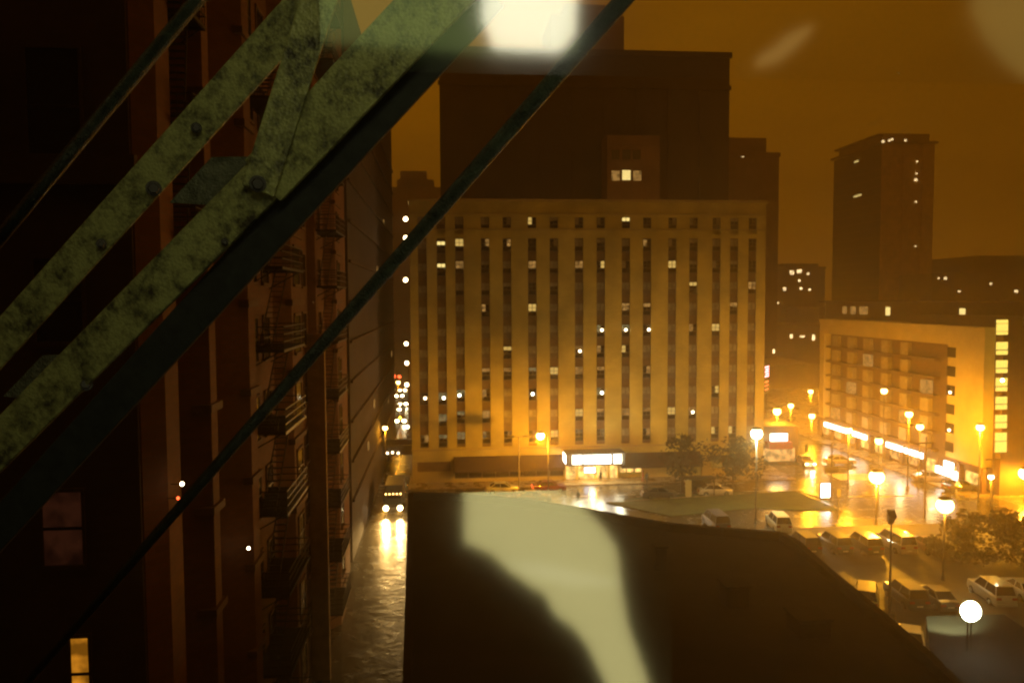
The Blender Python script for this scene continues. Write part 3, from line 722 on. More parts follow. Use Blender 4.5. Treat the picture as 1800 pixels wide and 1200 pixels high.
# ------------------------------------------------------------------ vehicles
paints = {}
def paint(name, c, rough=.3):
    if name not in paints: paints[name] = mat('car_paint_'+name, c, rough, var=.06, coat=.6, scale=1, metal=.2)
    return paints[name]
def loft(sections, close=True):
    """sections: list of rings (same count)"""
    mb = MB(); n = len(sections[0]); vs = [v for s_ in sections for v in s_]
    fs = [(j*n+i, j*n+(i+1) % n, (j+1)*n+(i+1) % n, (j+1)*n+i) for j in range(len(sections)-1) for i in range(n)]
    fs += [tuple(range(n))[::-1], tuple(range((len(sections)-1)*n, len(sections)*n))]
    return mb.add(vs, fs)
KINDS_ = {   # length, width, belt profile [(y, z)], cabin base y0,y1, roof y0,y1, roof z
    'sedan': dict(L=4.6, W=1.78, belt=[(-2.3,.62),(-2.22,.82),(-1.3,.92),(0,.95),(1.3,.98),(2.2,.95),(2.3,.65)], cb=(-1.15,1.75), ct=(-.35,1.0), zr=1.43),
    'suv': dict(L=4.7, W=1.9, belt=[(-2.35,.7),(-2.28,1.0),(-1.3,1.1),(0,1.12),(1.3,1.13),(2.28,1.12),(2.35,.75)], cb=(-1.2,2.25), ct=(-.55,1.95), zr=1.8),
    'van': dict(L=4.9, W=1.95, belt=[(-2.45,.7),(-2.35,.98),(-1.6,1.12),(0,1.15),(1.3,1.15),(2.4,1.15),(2.45,.75)], cb=(-1.7,2.38), ct=(-.85,2.2), zr=1.92),
}
def make_car(kind, pm, head=False, tail=False):
    k = KINDS_[kind]; W = k['W']/2
    root = bpy.data.objects.new('parked_car', None); COL.objects.link(root)
    secs = []
    for (y, z) in k['belt']:
        e = abs(y)/(k['L']/2); wv = W*(1-.10*max(0, e-.6)/.4)
        secs.append([(-wv*.93,y,.22),(wv*.93,y,.22),(wv,y,.42),(wv,y,z-.18),(wv*.94,y,z),(0,y,z+.03),(-wv*.94,y,z),(-wv,y,z-.18),(-wv,y,.42)])
    b = loft(secs).build('body', pm, root, smooth=False)
    bv = b.modifiers.new('bevel', 'BEVEL'); bv.width = .03; bv.segments = 2; bv.limit_method = 'ANGLE'
    zb_ = .93 if kind == 'sedan' else 1.10
    c0, c1 = k['cb']; t0, t1 = k['ct']; zr = k['zr']
    gw, rw = W*.90, W*.72
    gl = MB().add([(-gw,c0,zb_),(gw,c0,zb_),(gw,c1,zb_),(-gw,c1,zb_),(-rw,t0,zr),(rw,t0,zr),(rw,t1,zr),(-rw,t1,zr)], [(0,3,2,1),(4,5,6,7),(0,1,5,4),(1,2,6,5),(2,3,7,6),(3,0,4,7)])
    gl.build('windows', M['glass'], root)
    rf = MB().box(-rw-.02, rw+.02, t0-.05, t1+.05, zr, zr+.05)
    mid = (c0+c1)/2
    for s_ in (-1, 1):       # pillars
        for (yb_, yt) in ((c0, t0), (mid, (t0+t1)/2), (c1, t1)):
            rf.obb((s_*(gw+.0), yb_, zb_), (s_*(rw+.01), yt, zr), (0,1,0), .06, .10)
    rf.build('roof', pm, root)
    for s_ in (-1, 1):
        for y in (-k['L']*.31, k['L']*.30):
            wh = MB().tube((s_*(W-.2), y, .33), (s_*(W+.02), y, .33), .33, n=18).build('wheel', M['rubber'], root)
            MB().tube((s_*(W+.02), y, .33), (s_*(W+.035), y, .33), .2, n=12).build('rim', M['chrome'], wh)
    zf = .62 if kind == 'sedan' else .78
    for s_ in (-1, 1):
        x = s_*W*.68
        MB().ball((x, -k['L']/2-.0, zf), .2 if head else .13, sc=(1.1,.45,.7)).build('headlight', M['headlight'] if head else M['lensoff'], root)
        MB().box(x-.2, x+.2, k['L']/2-.03, k['L']/2+.03, zf, zf+.2).build('tail_light', M['tail'] if tail else M['redlens'], root)
    MB().box(-.26, .26, k['L']/2-.0, k['L']/2+.03, .5, .62).build('number_plate', M['lensoff'], root)
    MB().box(-W*.5, W*.5, -k['L']/2-.03, -k['L']/2+.01, .38, .58).build('grille', M['rubber'], root)
    MB().box(-W*.9, W*.9, k['L']/2-.0, k['L']/2+.06, .3, .46).build('bumper', pm, root)
    return root
cars = [
 (883,866,'sedan',(.45,.45,.42),'silver',90,0,0,'silver sedan parked side on before the dark shop awning'),
 (965,863,'sedan',(.10,.02,.02),'dark_red',90,0,1,'dark sedan by the hotel awning left of the lit entrance'),
 (937,881,'sedan',(.06,.06,.06),'charcoal',93,0,0,'charcoal sedan whose roof just shows above the near roof edge'),
 (1158,874,'sedan',(.05,.05,.055),'black',88,0,0,'black sedan on the street left of the white bus shelter'),
 (1255,869,'sedan',(.40,.33,.22),'tan',90,0,0,'tan sedan on the street beside the lawn edge'),
 (1236,860,'sedan',(.35,.30,.24),'beige',90,0,0,'pale beige sedan seen behind the bus shelter'),
 (1258,927,'van',(.07,.09,.16),'blue',180,0,0,'dark blue minivan seen from behind at the lawn edge'),
 (1368,928,'suv',(.55,.55,.48),'white_silver',172,0,0,'pale silver hatchback parked right of the blue minivan'),
 (1413,965,'suv',(.035,.03,.03),'black',178,0,0,'black car nearest the silver hatchback in the dark row'),
 (1466,965,'suv',(.04,.03,.03),'black',180,0,0,'second black car of the dark row'),
 (1518,966,'suv',(.045,.035,.03),'black',180,0,0,'third black car of the dark row, left of the tall unlit pole'),
 (1574,964,'van',(.30,.24,.18),'sand',180,0,0,'sand coloured van seen from behind beside the tall unlit pole'),
 (1630,967,'sedan',(.12,.04,.03),'maroon',180,0,0,'maroon car under the right hand orange street lamp'),
 (1523,1061,'suv',(.40,.34,.12),'gold',150,0,0,'gold estate car in the near parking row by the roof edge'),
 (1592,1058,'suv',(.05,.04,.035),'black',175,0,0,'large black car behind the pole in the near parking row'),
 (1645,1060,'sedan',(.08,.07,.05),'charcoal',175,0,0,'charcoal sedan beside the white floodlight glare'),
 (1742,1052,'suv',(.50,.48,.42),'silver',172,0,0,'silver car right of the white floodlight'),
 (1796,1046,'sedan',(.50,.48,.42),'silver',170,0,0,'silver sedan cut by the right edge of the picture'),
 (1601,1135,'sedan',(.62,.62,.58),'white',150,0,0,'white sedan in the gap between the two dark roofs'),
 (1415,817,'sedan',(.25,.2,.15),'brown',-5,1,0,'car with headlights on facing the camera at the crossing'),
 (1476,816,'sedan',(.42,.33,.22),'tan',85,0,0,'tan sedan crossing in front of the lit shops'),
 (1688,862,'sedan',(.05,.035,.03),'black',95,0,0,'black sedan in the bright orange junction'),
 (1635,846,'sedan',(.30,.22,.14),'brown',75,0,0,'brown sedan waiting by the right hand shops'),
]
protos = {}
for (px_, py_, kind, c, cn, rz, hd, tl, lab) in cars:
    key = (kind, cn, hd, tl)
    if key not in protos: root = protos[key] = make_car(kind, paint(cn, c), hd, tl)
    else: root = copy_tree(protos[key])
    q = G(px_, py_); root.location = (q.x, q.y, 0.0); root.rotation_euler = (0,0,R(rz))
    grp = 'cars parked in the lot' if py_ > 900 else 'cars on the streets'
    tag(root, lab, 'car', grp)
    if hd: point((0,-3.0,.7), 260, (1,.8,.45), .2, 'headlight_beam', root)
# cars coming down the narrow street
far_cars = [(705,742,'nearest'),(697,722,'second nearest'),(709,712,'third'),(703,698,'fourth'),(708,688,'farthest')]
for i, (px_, py_, lab) in enumerate(far_cars):
    root = make_car('sedan', paint('brown', (.25,.2,.15)), True) if i == 0 else copy_tree(protos['far'])
    if i == 0:
        protos['far'] = root
        for ch in kids(root):
            if ch.name.startswith('headlight'):
                for v_ in ch.data.vertices: v_.co = Vector((math.copysign(.75, v_.co.x), -2.3, .65))+(v_.co-Vector((math.copysign(.605, v_.co.x), -2.3, .62)))*2.2
    q = G(px_, py_); root.location = (q.x, q.y, 0); root.scale = (1.0,1.0,1.0)
    tag(root, lab+' of the cars with headlights far up the narrow street', 'car', 'cars coming up the far street')
# truck
q = G(691, 906)
T = thing('truck', 'box truck with headlights and amber roof lights on the wet narrow street', 'truck', (q.x, q.y, 0))
MB().box(-1.1, 1.1, 1.9, 7.5, .9, 3.3).build('cargo_box', mat('truck_box', (.07, .06, .05), .5), T, bevel=.05)
cab = loft([[(-1.05,0,.45),(1.05,0,.45),(1.05,0,1.2),(-1.05,0,1.2)],[(-1.05,.25,.45),(1.05,.25,.45),(1.05,.25,1.35),(-1.05,.25,1.35)],[(-1.05,.35,.45),(1.05,.35,.45),(.98,.75,2.35),(-.98,.75,2.35)],[(-1.05,1.8,.45),(1.05,1.8,.45),(.98,1.8,2.4),(-.98,1.8,2.4)]])
cb_ = cab.build('cab', paint('truck_green', (.08,.08,.06)), T, bevel=.04)
MB().add([(-.9,.36,1.42),(.9,.36,1.42),(.84,.66,2.22),(-.84,.66,2.22)], [(0,1,2,3)]).build('windscreen', M['glass'], T)
MB().box(-.6, .6, -.06, 0, .6, 1.1).build('grille', M['chrome'], T)
MB().box(-1.1, 1.1, -.15, 0, .35, .55).build('bumper', M['chrome'], T)
for s_ in (-1, 1):
    MB().ball((s_*.85, -.05, .95), .32, sc=(1,.6,1)).build('headlight', M['headlight'], T)
    for y in (1.0, 5.8): MB().tube((s_*.85, y, .48), (s_*1.1, y, .48), .48, n=18).build('wheel', M['rubber'], T)
    MB().box(s_*1.15-.06, s_*1.15+.1, .7, .78, 1.5, 2.0).build('mirror', M['iron'], T)
for i in range(5): MB().ball((-.9+i*.45, .74, 2.5), .09).build('roof_light', emis('amber_lamp', (1,.55,.15), 10) if i == 0 else bpy.data.materials['amber_lamp'], T)
for s_ in (-1, 1):
    l = bpy.data.lights.new('beam', 'SPOT'); l.energy = 7000; l.color = (1,.62,.2); l.spot_size = R(50); l.spot_blend = .8; l.shadow_soft_size = .15
    o = bpy.data.objects.new('beam', l); COL.objects.link(o); o.parent = T; o.location = (s_*.85, -.35, .95); o.rotation_euler = (R(78), 0, R(180))

# ------------------------------------------------------------------ lamps
def street_lamp(label, px_, py_, depth, kind='sodium', power=0, r=.3, arm=0.0, group='street lamps', style='head'):
    p = P(px_, py_, depth)
    t_ = thing('street_lamp', label, 'street lamp', (p.x, p.y, 0), 0, group)
    MB().tube((arm,0,0), (arm,0,p.z), .10, .06, n=8).build('pole', M['pole'], t_, smooth=True)
    MB().tube((arm,0,0), (arm,0,.5), .2, .15, n=10).build('base', M['pole'], t_)
    if arm: MB().tube((arm,0,p.z), (0,0,p.z+.15), .05, n=6).build('arm', M['pole'], t_)
    MB().ball((0,0,p.z+r*.95), r*.75, sc=(1.3,1,.45)).build('housing', M['darkpole'], t_, smooth=True)
    MB().ball((0,0,p.z), r, sc=(1.1,1.1,1.05)).build('bulb', M[{'sodium':'sodium','far':'sodiumfar','white':'whitebulb','warm':'warmbulb'}[kind]], t_, smooth=True)
    if power:
        point((0,0,p.z-r-.08), power, WHT if kind == 'white' else SOD, .2, 'lamp_light', t_)
    return t_
S = street_lamp
S('brightest orange street lamp, left of the pair over the wet junction', 1541, 838, 90, 'sodium', 17000, .75)
S('right hand orange street lamp of the bright pair, above the hedge', 1661, 888, 72, 'sodium', 700, .68)
S('orange street lamp in front of the hotel left of the lit marquee', 950, 766, 101, 'sodium', 9000, .5, arm=1.0)
S('white street lamp at the right corner of the hotel', 1330, 762, 91, 'white', 3200, .62)
S('orange street lamp cut off at the right edge of the picture', 1803, 832, 100, 'sodium', 14000, .75)
S('orange street lamp at the crossing left of the restaurant sign', 1366, 723, 126, 'sodium', 6000, .55)
for i, (px_, py_, d_, pw, lab) in enumerate([(1390,713,133,2500,'small orange street lamp high above the red restaurant awning'),(1425,688,154,2500,'orange street lamp highest up the far avenue'),(1427,731,122,2500,'orange street lamp left of the corner shop window'),
     (1492,756,108,2000,'orange street lamp before the first lit shop sign'),(1554,687,118,0,'small orange lamp glowing against the balconies'),(1598,728,106,2500,'orange street lamp before the middle of the apartment building'),(1617,750,107,0,'small orange street lamp just below right of another before the apartments'),
     (1545,775,100,0,'small orange lamp between the lit shop signs'),(1723,751,98,3000,'orange street lamp at the near corner of the apartment building')]):
    S(lab, px_, py_, d_, 'far', pw*3.4, .44)
S('white street lamp low behind the junction at the far right', 1742, 838, 92, 'warm', 1500, .3)
S('small white street lamp by the red lit crossing', 1391, 806, 125, 'warm', 0, .38)
street_lights_far = [(707,660,'red'),(697,662,'red')]
# narrow street lamps
for i, (px_, py_, d_, pw) in enumerate(((677,752,112,900),(672,690,150,1500),(690,655,190,0),(682,640,215,0),(700,672,168,1500))):
    S(['nearest left side', 'second left side', 'third left side', 'farthest', 'right side'][i]+' street lamp up the narrow street', px_, py_, d_, 'far', pw, .22+.0012*d_, group='lamps up the narrow street')
# traffic signals up the street
for i, (px_, py_) in enumerate(((693,661),(702,662))):
    p = P(px_, py_, 190)
    t_ = thing('traffic_light', ['left', 'right'][i]+' red traffic light far up the narrow street', 'traffic light', (p.x, p.y, 0), 0, 'red signals up the street')
    MB().tube((0,0,0), (0,0,p.z), .1).build('pole', M['darkpole'], t_)
    MB().box(-.3, .3, .1, .4, p.z-1.2, p.z+.5).build('housing', M['darkpole'], t_)
    MB().ball((0,0,p.z), .42).build('red_lens', M['tail'], t_)
# unlit twin lamp before hotel
p = P(912, 768, 103)
t_ = thing('street_lamp', 'unlit twin headed lamp post in front of the dark hotel awning', 'street lamp', (p.x, p.y, 0), 0, 'street lamps')
MB().tube((0,0,0), (0,0,p.z), .11, .07).build('pole', M['pole'], t_)
for s_ in (-1, 1):
    MB().tube((0,0,p.z), (s_*.9,0,p.z+.15), .04).build('arm', M['darkpole'], t_)
    MB().ball((s_*1.0,0,p.z+.1), .45, sc=(1.2,.7,.35)).build('lamp_head', M['darkpole'], t_)
# tall unlit floodlight pole in the lot
p = P(1567, 905, 63); b0 = P(1562, 1100, 63)
t_ = thing('floodlight_pole', 'tall dark floodlight pole with unlit head in the parking lot', 'floodlight', (p.x, p.y, 0))
MB().tube((0,0,0), (0,0,p.z), .12, .06).build('pole', M['darkpole'], t_)
MB().box(-.22, .22, -.1, .22, p.z-.55, p.z+.35).add([(-.34,-.25,p.z-.1),(.34,-.25,p.z-.1),(.2,.1,p.z-.75),(-.2,.1,p.z-.75),(-.34,.1,p.z+.42),(.34,.1,p.z+.42),(.2,.35,p.z-.2),(-.2,.35,p.z-.2)], [(0,1,2,3),(4,7,6,5),(0,4,5,1),(3,2,6,7),(0,3,7,4),(1,5,6,2)]).build('lamp_head', M['darkpole'], t_)
MB().box(-.35, .35, -.35, .35, 0, .7).build('base', M['parapet'], t_)
# white floodlight, lower right, on a thin twin-rod mast
p = P(1705, 1073, 36)
t_ = thing('floodlight', 'blazing white floodlight on a thin mast in the lower right', 'floodlight', (p.x, p.y, 0))
for dx in (-.16, .16): MB().tube((dx-.9,-1.2,0), (dx*.5,0,p.z-.1), .035, n=6).build('mast_rod', M['chrome'], t_)
MB().box(-.3, .3, .02, .25, p.z-.25, p.z+.25).build('housing', M['pole'], t_)
MB().ball((0,-.05,p.z), .48, sc=(1,.7,1)).build('bulb', M['whitebulb'], t_, smooth=True)
l = bpy.data.lights.new('flood_beam', 'SPOT'); l.energy = 2000; l.color = (.9, 1, .45); l.spot_size = R(95); l.spot_blend = .5; l.shadow_soft_size = .25
o = bpy.data.objects.new('flood_beam', l); COL.objects.link(o); o.parent = t_; o.location = (.3, .5, p.z+.1); o.rotation_euler = Vector((.15, 1, -.35)).to_track_quat('-Z', 'Y').to_euler()

# ------------------------------------------------------------------ street furniture
q = G(1450, 879)
t_ = thing('advertising_panel', 'brightly lit white advertising panel at the lawn corner', 'sign', q)
MB().box(-.75, .75, -.1, .15, .25, 2.35).build('frame', M['iron'], t_, bevel=.02)
pn = MB().box(-.62, .62, -.13, -.1, .4, 2.25).build('lit_panel', M['white'], t_)
MB().box(-.15, .15, -.16, -.13, .9, 1.3).build('printed_mark', mat('printed_ink', (.2,.25,.4), .5), pn)
MB().box(-.12, .12, -.05, .1, 0, .25).build('foot', M['iron'], t_)
point((0,-.8,1.2), 60, (1,.9,.6), .3, 'panel_light', t_)
q = G(1228, 871)
t_ = thing('bus_shelter', 'small bus shelter with pale end panel on the street behind the lawn', 'bus shelter', q)
for x in (-1.9, 1.9):
    for y in (-.6, .6): MB().box(x-.05, x+.05, y-.05, y+.05, 0, 2.4).build('post', M['darkpole'], t_)
MB().box(-2.1, 2.1, -.8, .8, 2.4, 2.52).build('roof', M['darkpole'], t_)
MB().box(-2.0, -1.2, -.66, -.6, .1, 2.3).build('end_panel', M['pale'], t_)
MB().box(-1.1, 1.8, .6, .64, .4, 2.2).build('back_panel', M['glass'], t_)
MB().box(-1.2, 1.2, .1, .5, .45, .5).build('bench', M['darkpole'], t_)
# signal mast over the avenue
q = G(1457, 880)
t_ = thing('signal_mast', 'dark signal pole standing behind the lit advertising panel', 'traffic light', (q.x+.6, q.y+.6, 0))
ph = P(1457, 760, q.y/math.cos(0)).z
MB().tube((0,0,0), (0,0,7.5), .12, .09).build('pole', M['darkpole'], t_)
MB().tube((0,0,7.2), (-3.4,0,7.4), .07, .05).build('arm', M['darkpole'], t_)
MB().box(-3.6, -3.25, -.15, .15, 6.3, 7.3).build('signal_head', M['darkpole'], t_)
MB().box(-.9, .9, -.08, 0, 3.6, 4.3).build('street_sign', M['darkpole'], t_)
# wires, small posts at lawn
for i, px_ in enumerate((1325, 1430)):
    q = G(px_, 925 if i == 0 else 902)
# extra posts at the junction
for i, (px_, py_, h_, lab) in enumerate(((1625,905,9.5,'tall tan utility pole left of the right hand orange lamp'),(1744,905,7.5,'utility pole below the small white lamp at the far right'),(1473,905,3.2,'short post on the lawn right of the advertising panel'))):
    q = G(px_, py_)
    t_ = thing('utility_pole', lab, 'pole', q)
    MB().tube((0,0,0), (0,0,h_), .11, .08).build('shaft', M['bark'] if i < 2 else M['pole'], t_)
    if i < 2: MB().box(-1, 1, -.06, .06, h_-.8, h_-.65).build('crossarm', M['bark'], t_)
    else: MB().box(-.25, .25, -.1, .1, h_-.9, h_).build('sign_box', M['pole'], t_)

# ------------------------------------------------------------------ trees and bushes
def tree(name, label, cat, loc, h, cr, trunk=True, n=900, leaf=.35, seed=0, sx=1.0, group=None, zc=None):
    rnd = random.Random(seed)
    t_ = thing(name, label, cat, loc, 0, group)
    if trunk:
        tb = MB().tube((0,0,0), (.05,0,h*.45), .16, .11, n=8)
        for i in range(7):
            a = rnd.random()*6.28; tb.tube((.05,0,h*(.3+.03*i)), (math.cos(a)*cr*.7, math.sin(a)*cr*.7, h*(.55+.06*i)), .07, .02, n=5)
        tb.build('trunk', M['bark'], t_)
    zc = zc if zc is not None else h*.65
    clumps = []
    for i in range(16):
        a = rnd.random()*6.28; u = rnd.random()**.5; v = rnd.uniform(-1, 1)
        rr = math.sqrt(max(0, 1-v*v))
        clumps.append((math.cos(a)*cr*u*rr*sx, math.sin(a)*cr*u*rr, zc+v*(h-zc)*.85, rnd.uniform(.25, .5)*cr))
    mb = MB()
    for i in range(n):
        c = rnd.choice(clumps); d = Vector((rnd.gauss(0,1), rnd.gauss(0,1), rnd.gauss(0,1))).normalized()*c[3]*rnd.uniform(.5,1.05)
        p = Vector(c[:3])+d
        if p.z < .05: continue
        u = Vector((rnd.gauss(0,1), rnd.gauss(0,1), rnd.gauss(0,1))).normalized(); w_ = u.orthogonal().normalized()
        s_ = leaf*rnd.uniform(.5,1.1)
        mb.add([p-u*s_, p+w_*s_*.5, p+u*s_, p-w_*s_*.5], [(0,1,2,3)])
    mb.build('crown', M['leaf'], t_)
    return t_
q = G(1198, 866); tree('street_tree', 'thin leafy street tree before the right end of the awning', 'tree', (q.x, q.y, 0), 7.6, 2.4, seed=3, n=700)
q = G(1288, 858); tree('street_tree', 'broad leafy street tree beside the white lamp at the hotel corner', 'tree', (q.x, q.y, 0), 6.6, 3.9, seed=5, n=1600)
for i, (px_, py_, h_, c_, lab) in enumerate([(1712,985,4.2,3.2,'dark bushy tree in the row behind the floodlight glare'),(1765,985,4.4,3.4,'large dark bush at the right of the parking lot'),(1812,990,4.4,3.2,'dark bush cut by the right edge of the picture'),(1672,978,2.6,2.2,'low dark bush under the right orange lamp')]):
    q = G(px_, py_); tree('bush', lab, 'bush', (q.x, q.y, 0), h_, c_, trunk=False, n=1500, leaf=.3, seed=20+i, zc=h_*.45, group='bushes along the parking lot')

# ------------------------------------------------------------------ people
def person(label, loc, rz=0, coat='darkcloth', stride=.12):
    J = {'pelvis':(0,0,.95,.15),'chest':(0,0,1.32,.17),'neck':(0,0,1.5,.06),'head':(0,-.02,1.63,.10),'crown':(0,-.01,1.74,.08)}
    root_ = bpy.data.objects.new('person', None)
    me = bpy.data.meshes.new('person'); vs = []; es = []; rad = []
    def v(p, r, par=None):
        vs.append(p); rad.append(r)
        if par is not None: es.append((par, len(vs)-1))
        return len(vs)-1
    a = v((0,0,.95), .15); c = v((0,0,1.18), .14, a); d = v((0,0,1.40), .17, c); n_ = v((0,0,1.51), .06, d); h_ = v((0,-.02,1.62), .10, n_); v((0,-.02,1.72), .085, h_)
    for s_ in (-1, 1):
        k = v((s_*.10, -s_*stride*.5, .52), .075, v((s_*.10, 0, .86), .10, a)); an = v((s_*.10, -s_*stride+.04, .09), .045, k); v((s_*.10, -s_*stride-.12, .05), .045, an)
        sh = v((s_*.20, 0, 1.42), .07, d); el = v((s_*.25, .03, 1.14), .052, sh); wr = v((s_*.24, -.08, .90), .038, el); v((s_*.24, -.12, .80), .04, wr)
    me.from_pydata(vs, es, []); o = bpy.data.objects.new('person', me); COL.objects.link(o)
    sm = o.modifiers.new('skin', 'SKIN'); 
    for i, r_ in enumerate(rad): me.skin_vertices[0].data[i].radius = (r_, r_*.85)
    me.skin_vertices[0].data[0].use_root = True
    o.modifiers.new('sub', 'SUBSURF').levels = 1
    me.materials.append(M[coat]); o.location = loc; o.rotation_euler = (0,0,rz)
    tag(o, label, 'person', 'people on the pavements')
    MB().ball((0,-.03,1.65), .112, sc=(.8,.95,1.15)).build('hair', M['darkcloth'], o, smooth=True)
    return o
def put(px_, py_): q = G(px_, py_); return (q.x, q.y, 0)
def skinfix():
    pass
people = [(1016,886,'person in dark clothes crossing the wet road before the entrance','darkcloth'),(1130,848,'person in red by the lit shop window','redcloth'),(1137,851,'dark clothed person right of the lit shop window','darkcloth'),(1056,847,'person in dark coat standing at the lit hotel entrance','darkcloth'),(1331,852,'person in dark clothes waiting at the hotel corner kerb','darkcloth')]
for i, (px_, py_, lab, c_) in enumerate(people):
    me_ok = person(lab, put(px_, py_), i*1.3, c_, .1+.05*(i % 3))

# ------------------------------------------------------------------ struts and rods outside the window
def beam(name, label, pts, mtl, wpx, depth_m, parent=None):
    """pts: ((px,py,d),(px,py,d)); flat steel member facing the window, wpx wide at the first point"""
    p0, p1 = P(*pts[0]), P(*pts[1])
    return p0, p1
def strut(label, pa, pb, width, thick, name='steel_strut', cat='strut', parent=None, m='flaky'):
    a, b = P(*pa), P(*pb)
    back = ROT @ Vector((0,0,-1))
    d = (b-a).normalized(); up = (back-d*back.dot(d)).normalized()
    a2, b2 = a+up*thick/2, b+up*thick/2
    mb = MB().obb(a2, b2, up, width, thick)
    o = mb.build(name, M[m], parent, bevel=.004)
    if label: tag(o, label, cat, 'painted steel struts outside the window')
    return o
TR = thing('steel_strut', 'lower wide flaking green steel beam with round bolts crossing from lower left to the top', 'strut', P(300, 520, 2.2), 0, 'painted steel struts outside the window')
def local(o, root):
    o.parent = root; o.matrix_parent_inverse = Matrix.Translation(-root.location); return o
BOT = -60
s1 = strut(None, (-60, 838, 2.45), (500, 277, 2.1), .125, .02, 'beam_face'); local(s1, TR)
s1b = strut(None, (460, 318, 2.11), (860, -105, 1.9), .148, .02, 'beam_face'); local(s1b, TR)
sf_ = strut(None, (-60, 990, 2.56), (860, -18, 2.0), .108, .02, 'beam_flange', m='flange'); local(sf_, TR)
TA = thing('steel_strut', 'upper flaking grey green steel beam running parallel at the left', 'strut', P(200, 400, 2.3), 0, 'painted steel struts outside the window')
s2 = strut(None, (-80, 690, 2.5), (560, -20, 2.15), .112, .012, 'beam_face'); local(s2, TA)
TC = thing('steel_strut', 'short flaking strip rising steeply between the two long beams', 'strut', P(500, 180, 2.15), 0, 'painted steel struts outside the window')
s3_ = strut(None, (452, 335, 2.08), (572, -40, 1.98), .092, .012, 'beam_face'); local(s3_, TC)
def px_plate(label, pts, d, th=.012):
    back = ROT @ Vector((0,0,-1)); n_ = len(pts)
    vs = [P(a_, b_, d) for a_, b_ in pts]; vs += [v_+back*th for v_ in vs]
    o = MB().add(vs, [tuple(range(n_)), tuple(range(n_, 2*n_))[::-1]]+[(i, (i+1) % n_, (i+1) % n_+n_, i+n_) for i in range(n_)]).build('joining_plate', M['greypaint'])
    return tag(o, label, 'plate', 'painted steel struts outside the window')
px_plate('grey plate joining the two flaking beams near the bolts', [(298,356),(368,360),(460,330),(455,275),(372,276)], 2.30)
px_plate('grey plate joining the two beams near the left edge', [(5,697),(85,702),(150,640),(150,622),(75,624)], 2.52)
def bolt(px_, py_, d, r, root):
    c = P(px_, py_, d); n_ = (EYE-c).normalized()
    o = MB().tube(c+n_*.002, c+n_*.006, r*1.3, n=20).tube(c+n_*.006, c+n_*.024, r, r*.85, n=6).build('bolt', M['iron'], None, bevel=.001)
    local(o, root)
bolt(270, 331, 2.28, .017, TA); bolt(178, 428, 2.33, .011, TA); bolt(345, 225, 2.24, .012, TA)
bolt(453, 323, 2.07, .017, TC); bolt(150, 675, 2.34, .016, TR); bolt(395, 425, 2.16, .008, TR)
o = strut('small rusty bracket tab sticking out below the beam junction', (510, 330, 2.3), (532, 362, 2.35), .022, .02, 'bracket_tab', 'bracket', m='trim')
def rod(label, a, b, ra, rb, m='rodpaint'):
    a, b = P(*a), P(*b)
    mb = MB()
    mb.tube(a, b, ra, rb, n=20)
    o = mb.build('iron_rod', M[m], None, smooth=True); tag(o, label, 'rod', 'iron rods outside the window'); return o
rod('long thin rod crossing from lower left to the top middle before the hotel', (-20, 1275, 3.6), (1150, -62, 1.55), .0165, .0185, 'rodpaint')
rod('short dark rod crossing the upper left corner', (-60, 490, 2.6), (380, -40, 2.3), .021, .021)
p1_, p2_ = P(745, 75, 1.98), P(690, 120, 2.0)

# ------------------------------------------------------------------ the room behind the camera and the glass that mirrors it
GY = 0.55          # window plane
def glassmat():
    m, t, out = nt('window_glass')
    g1 = t.nodes.new('ShaderNodeBsdfGlossy'); g1.inputs['Roughness'].default_value = .07; g1.inputs['Color'].default_value = (1, 1, 1, 1)
    tr = t.nodes.new('ShaderNodeBsdfTransparent'); mx = t.nodes.new('ShaderNodeMixShader'); mx.inputs[0].default_value = .065
    t.links.new(tr.outputs[0], mx.inputs[1]); t.links.new(g1.outputs[0], mx.inputs[2]); t.links.new(mx.outputs[0], out.inputs[0])
    return m
M['pane'] = glassmat()
def pane(name, label, x0, x1, y0, y1):
    a, b = PY(x0, y0, GY), PY(x1, y1, GY)
    o = MB().add([(a.x,GY,a.z),(b.x,GY,a.z),(b.x,GY,b.z),(a.x,GY,b.z)], [(0,1,2,3)]).build(name, M['pane'])
    return tag(o, label, 'window glass', 'glass of the window')
pane('window_glass', 'upper strip of window glass mirroring a bright white lamp', 560, 1870, -60, 150)
pane('window_glass', 'lower piece of window glass mirroring a pale lit shape and a dark shoulder', 716, 1180, 868, 1290)
def mir(px_, py_, vy):
    """point in the room whose mirror image in the glass is seen at that pixel, at virtual depth vy"""
    v = PY(px_, py_, vy); return Vector((v.x, 2*GY-v.y, v.z))
def room_slab(name, pts, vy, m, label, cat, thick=.06):
    ps = [mir(a, b, vy) for a, b in pts]
    n_ = len(ps); vs = [p for p in ps]+[p+Vector((0,-thick,0)) for p in ps]
    fs = [tuple(range(n_)), tuple(range(n_, 2*n_))[::-1]]+[(i, (i+1) % n_, (i+1) % n_+n_, i+n_) for i in range(n_)]
    o = MB().add(vs, fs).build(name, m, None, bevel=.01); return tag(o, label, cat)
M['roomlamp'] = emis('room_lamp_glass', (1, .96, .66), 12, 'AUTO')
M['paleglow'] = emis('glowing_pale_shape', (1, .90, .36), 5.0, 'AUTO')
room_slab('ceiling_lamp', [(850, -130), (1018, -130), (1012, 60), (985, 92), (868, 84), (848, 30)], 3.0, M['roomlamp'], 'white glass lamp glowing in the room behind the window', 'lamp', .03)
room_slab('added_pale_glow', [(819, 868), (900, 866), (985, 878), (1040, 912), (1085, 960), (1095, 1040), (1105, 1100), (1140, 1200), (1165, 1290), (819, 1290)], 2.4, M['paleglow'], 'added glowing pale shape in the room behind the window', 'lamp', .2)  # emissive stand-in, added for a pale shape in the reflection
M['coat'] = mat('dark_silhouette', (.04, .045, .035), .9)
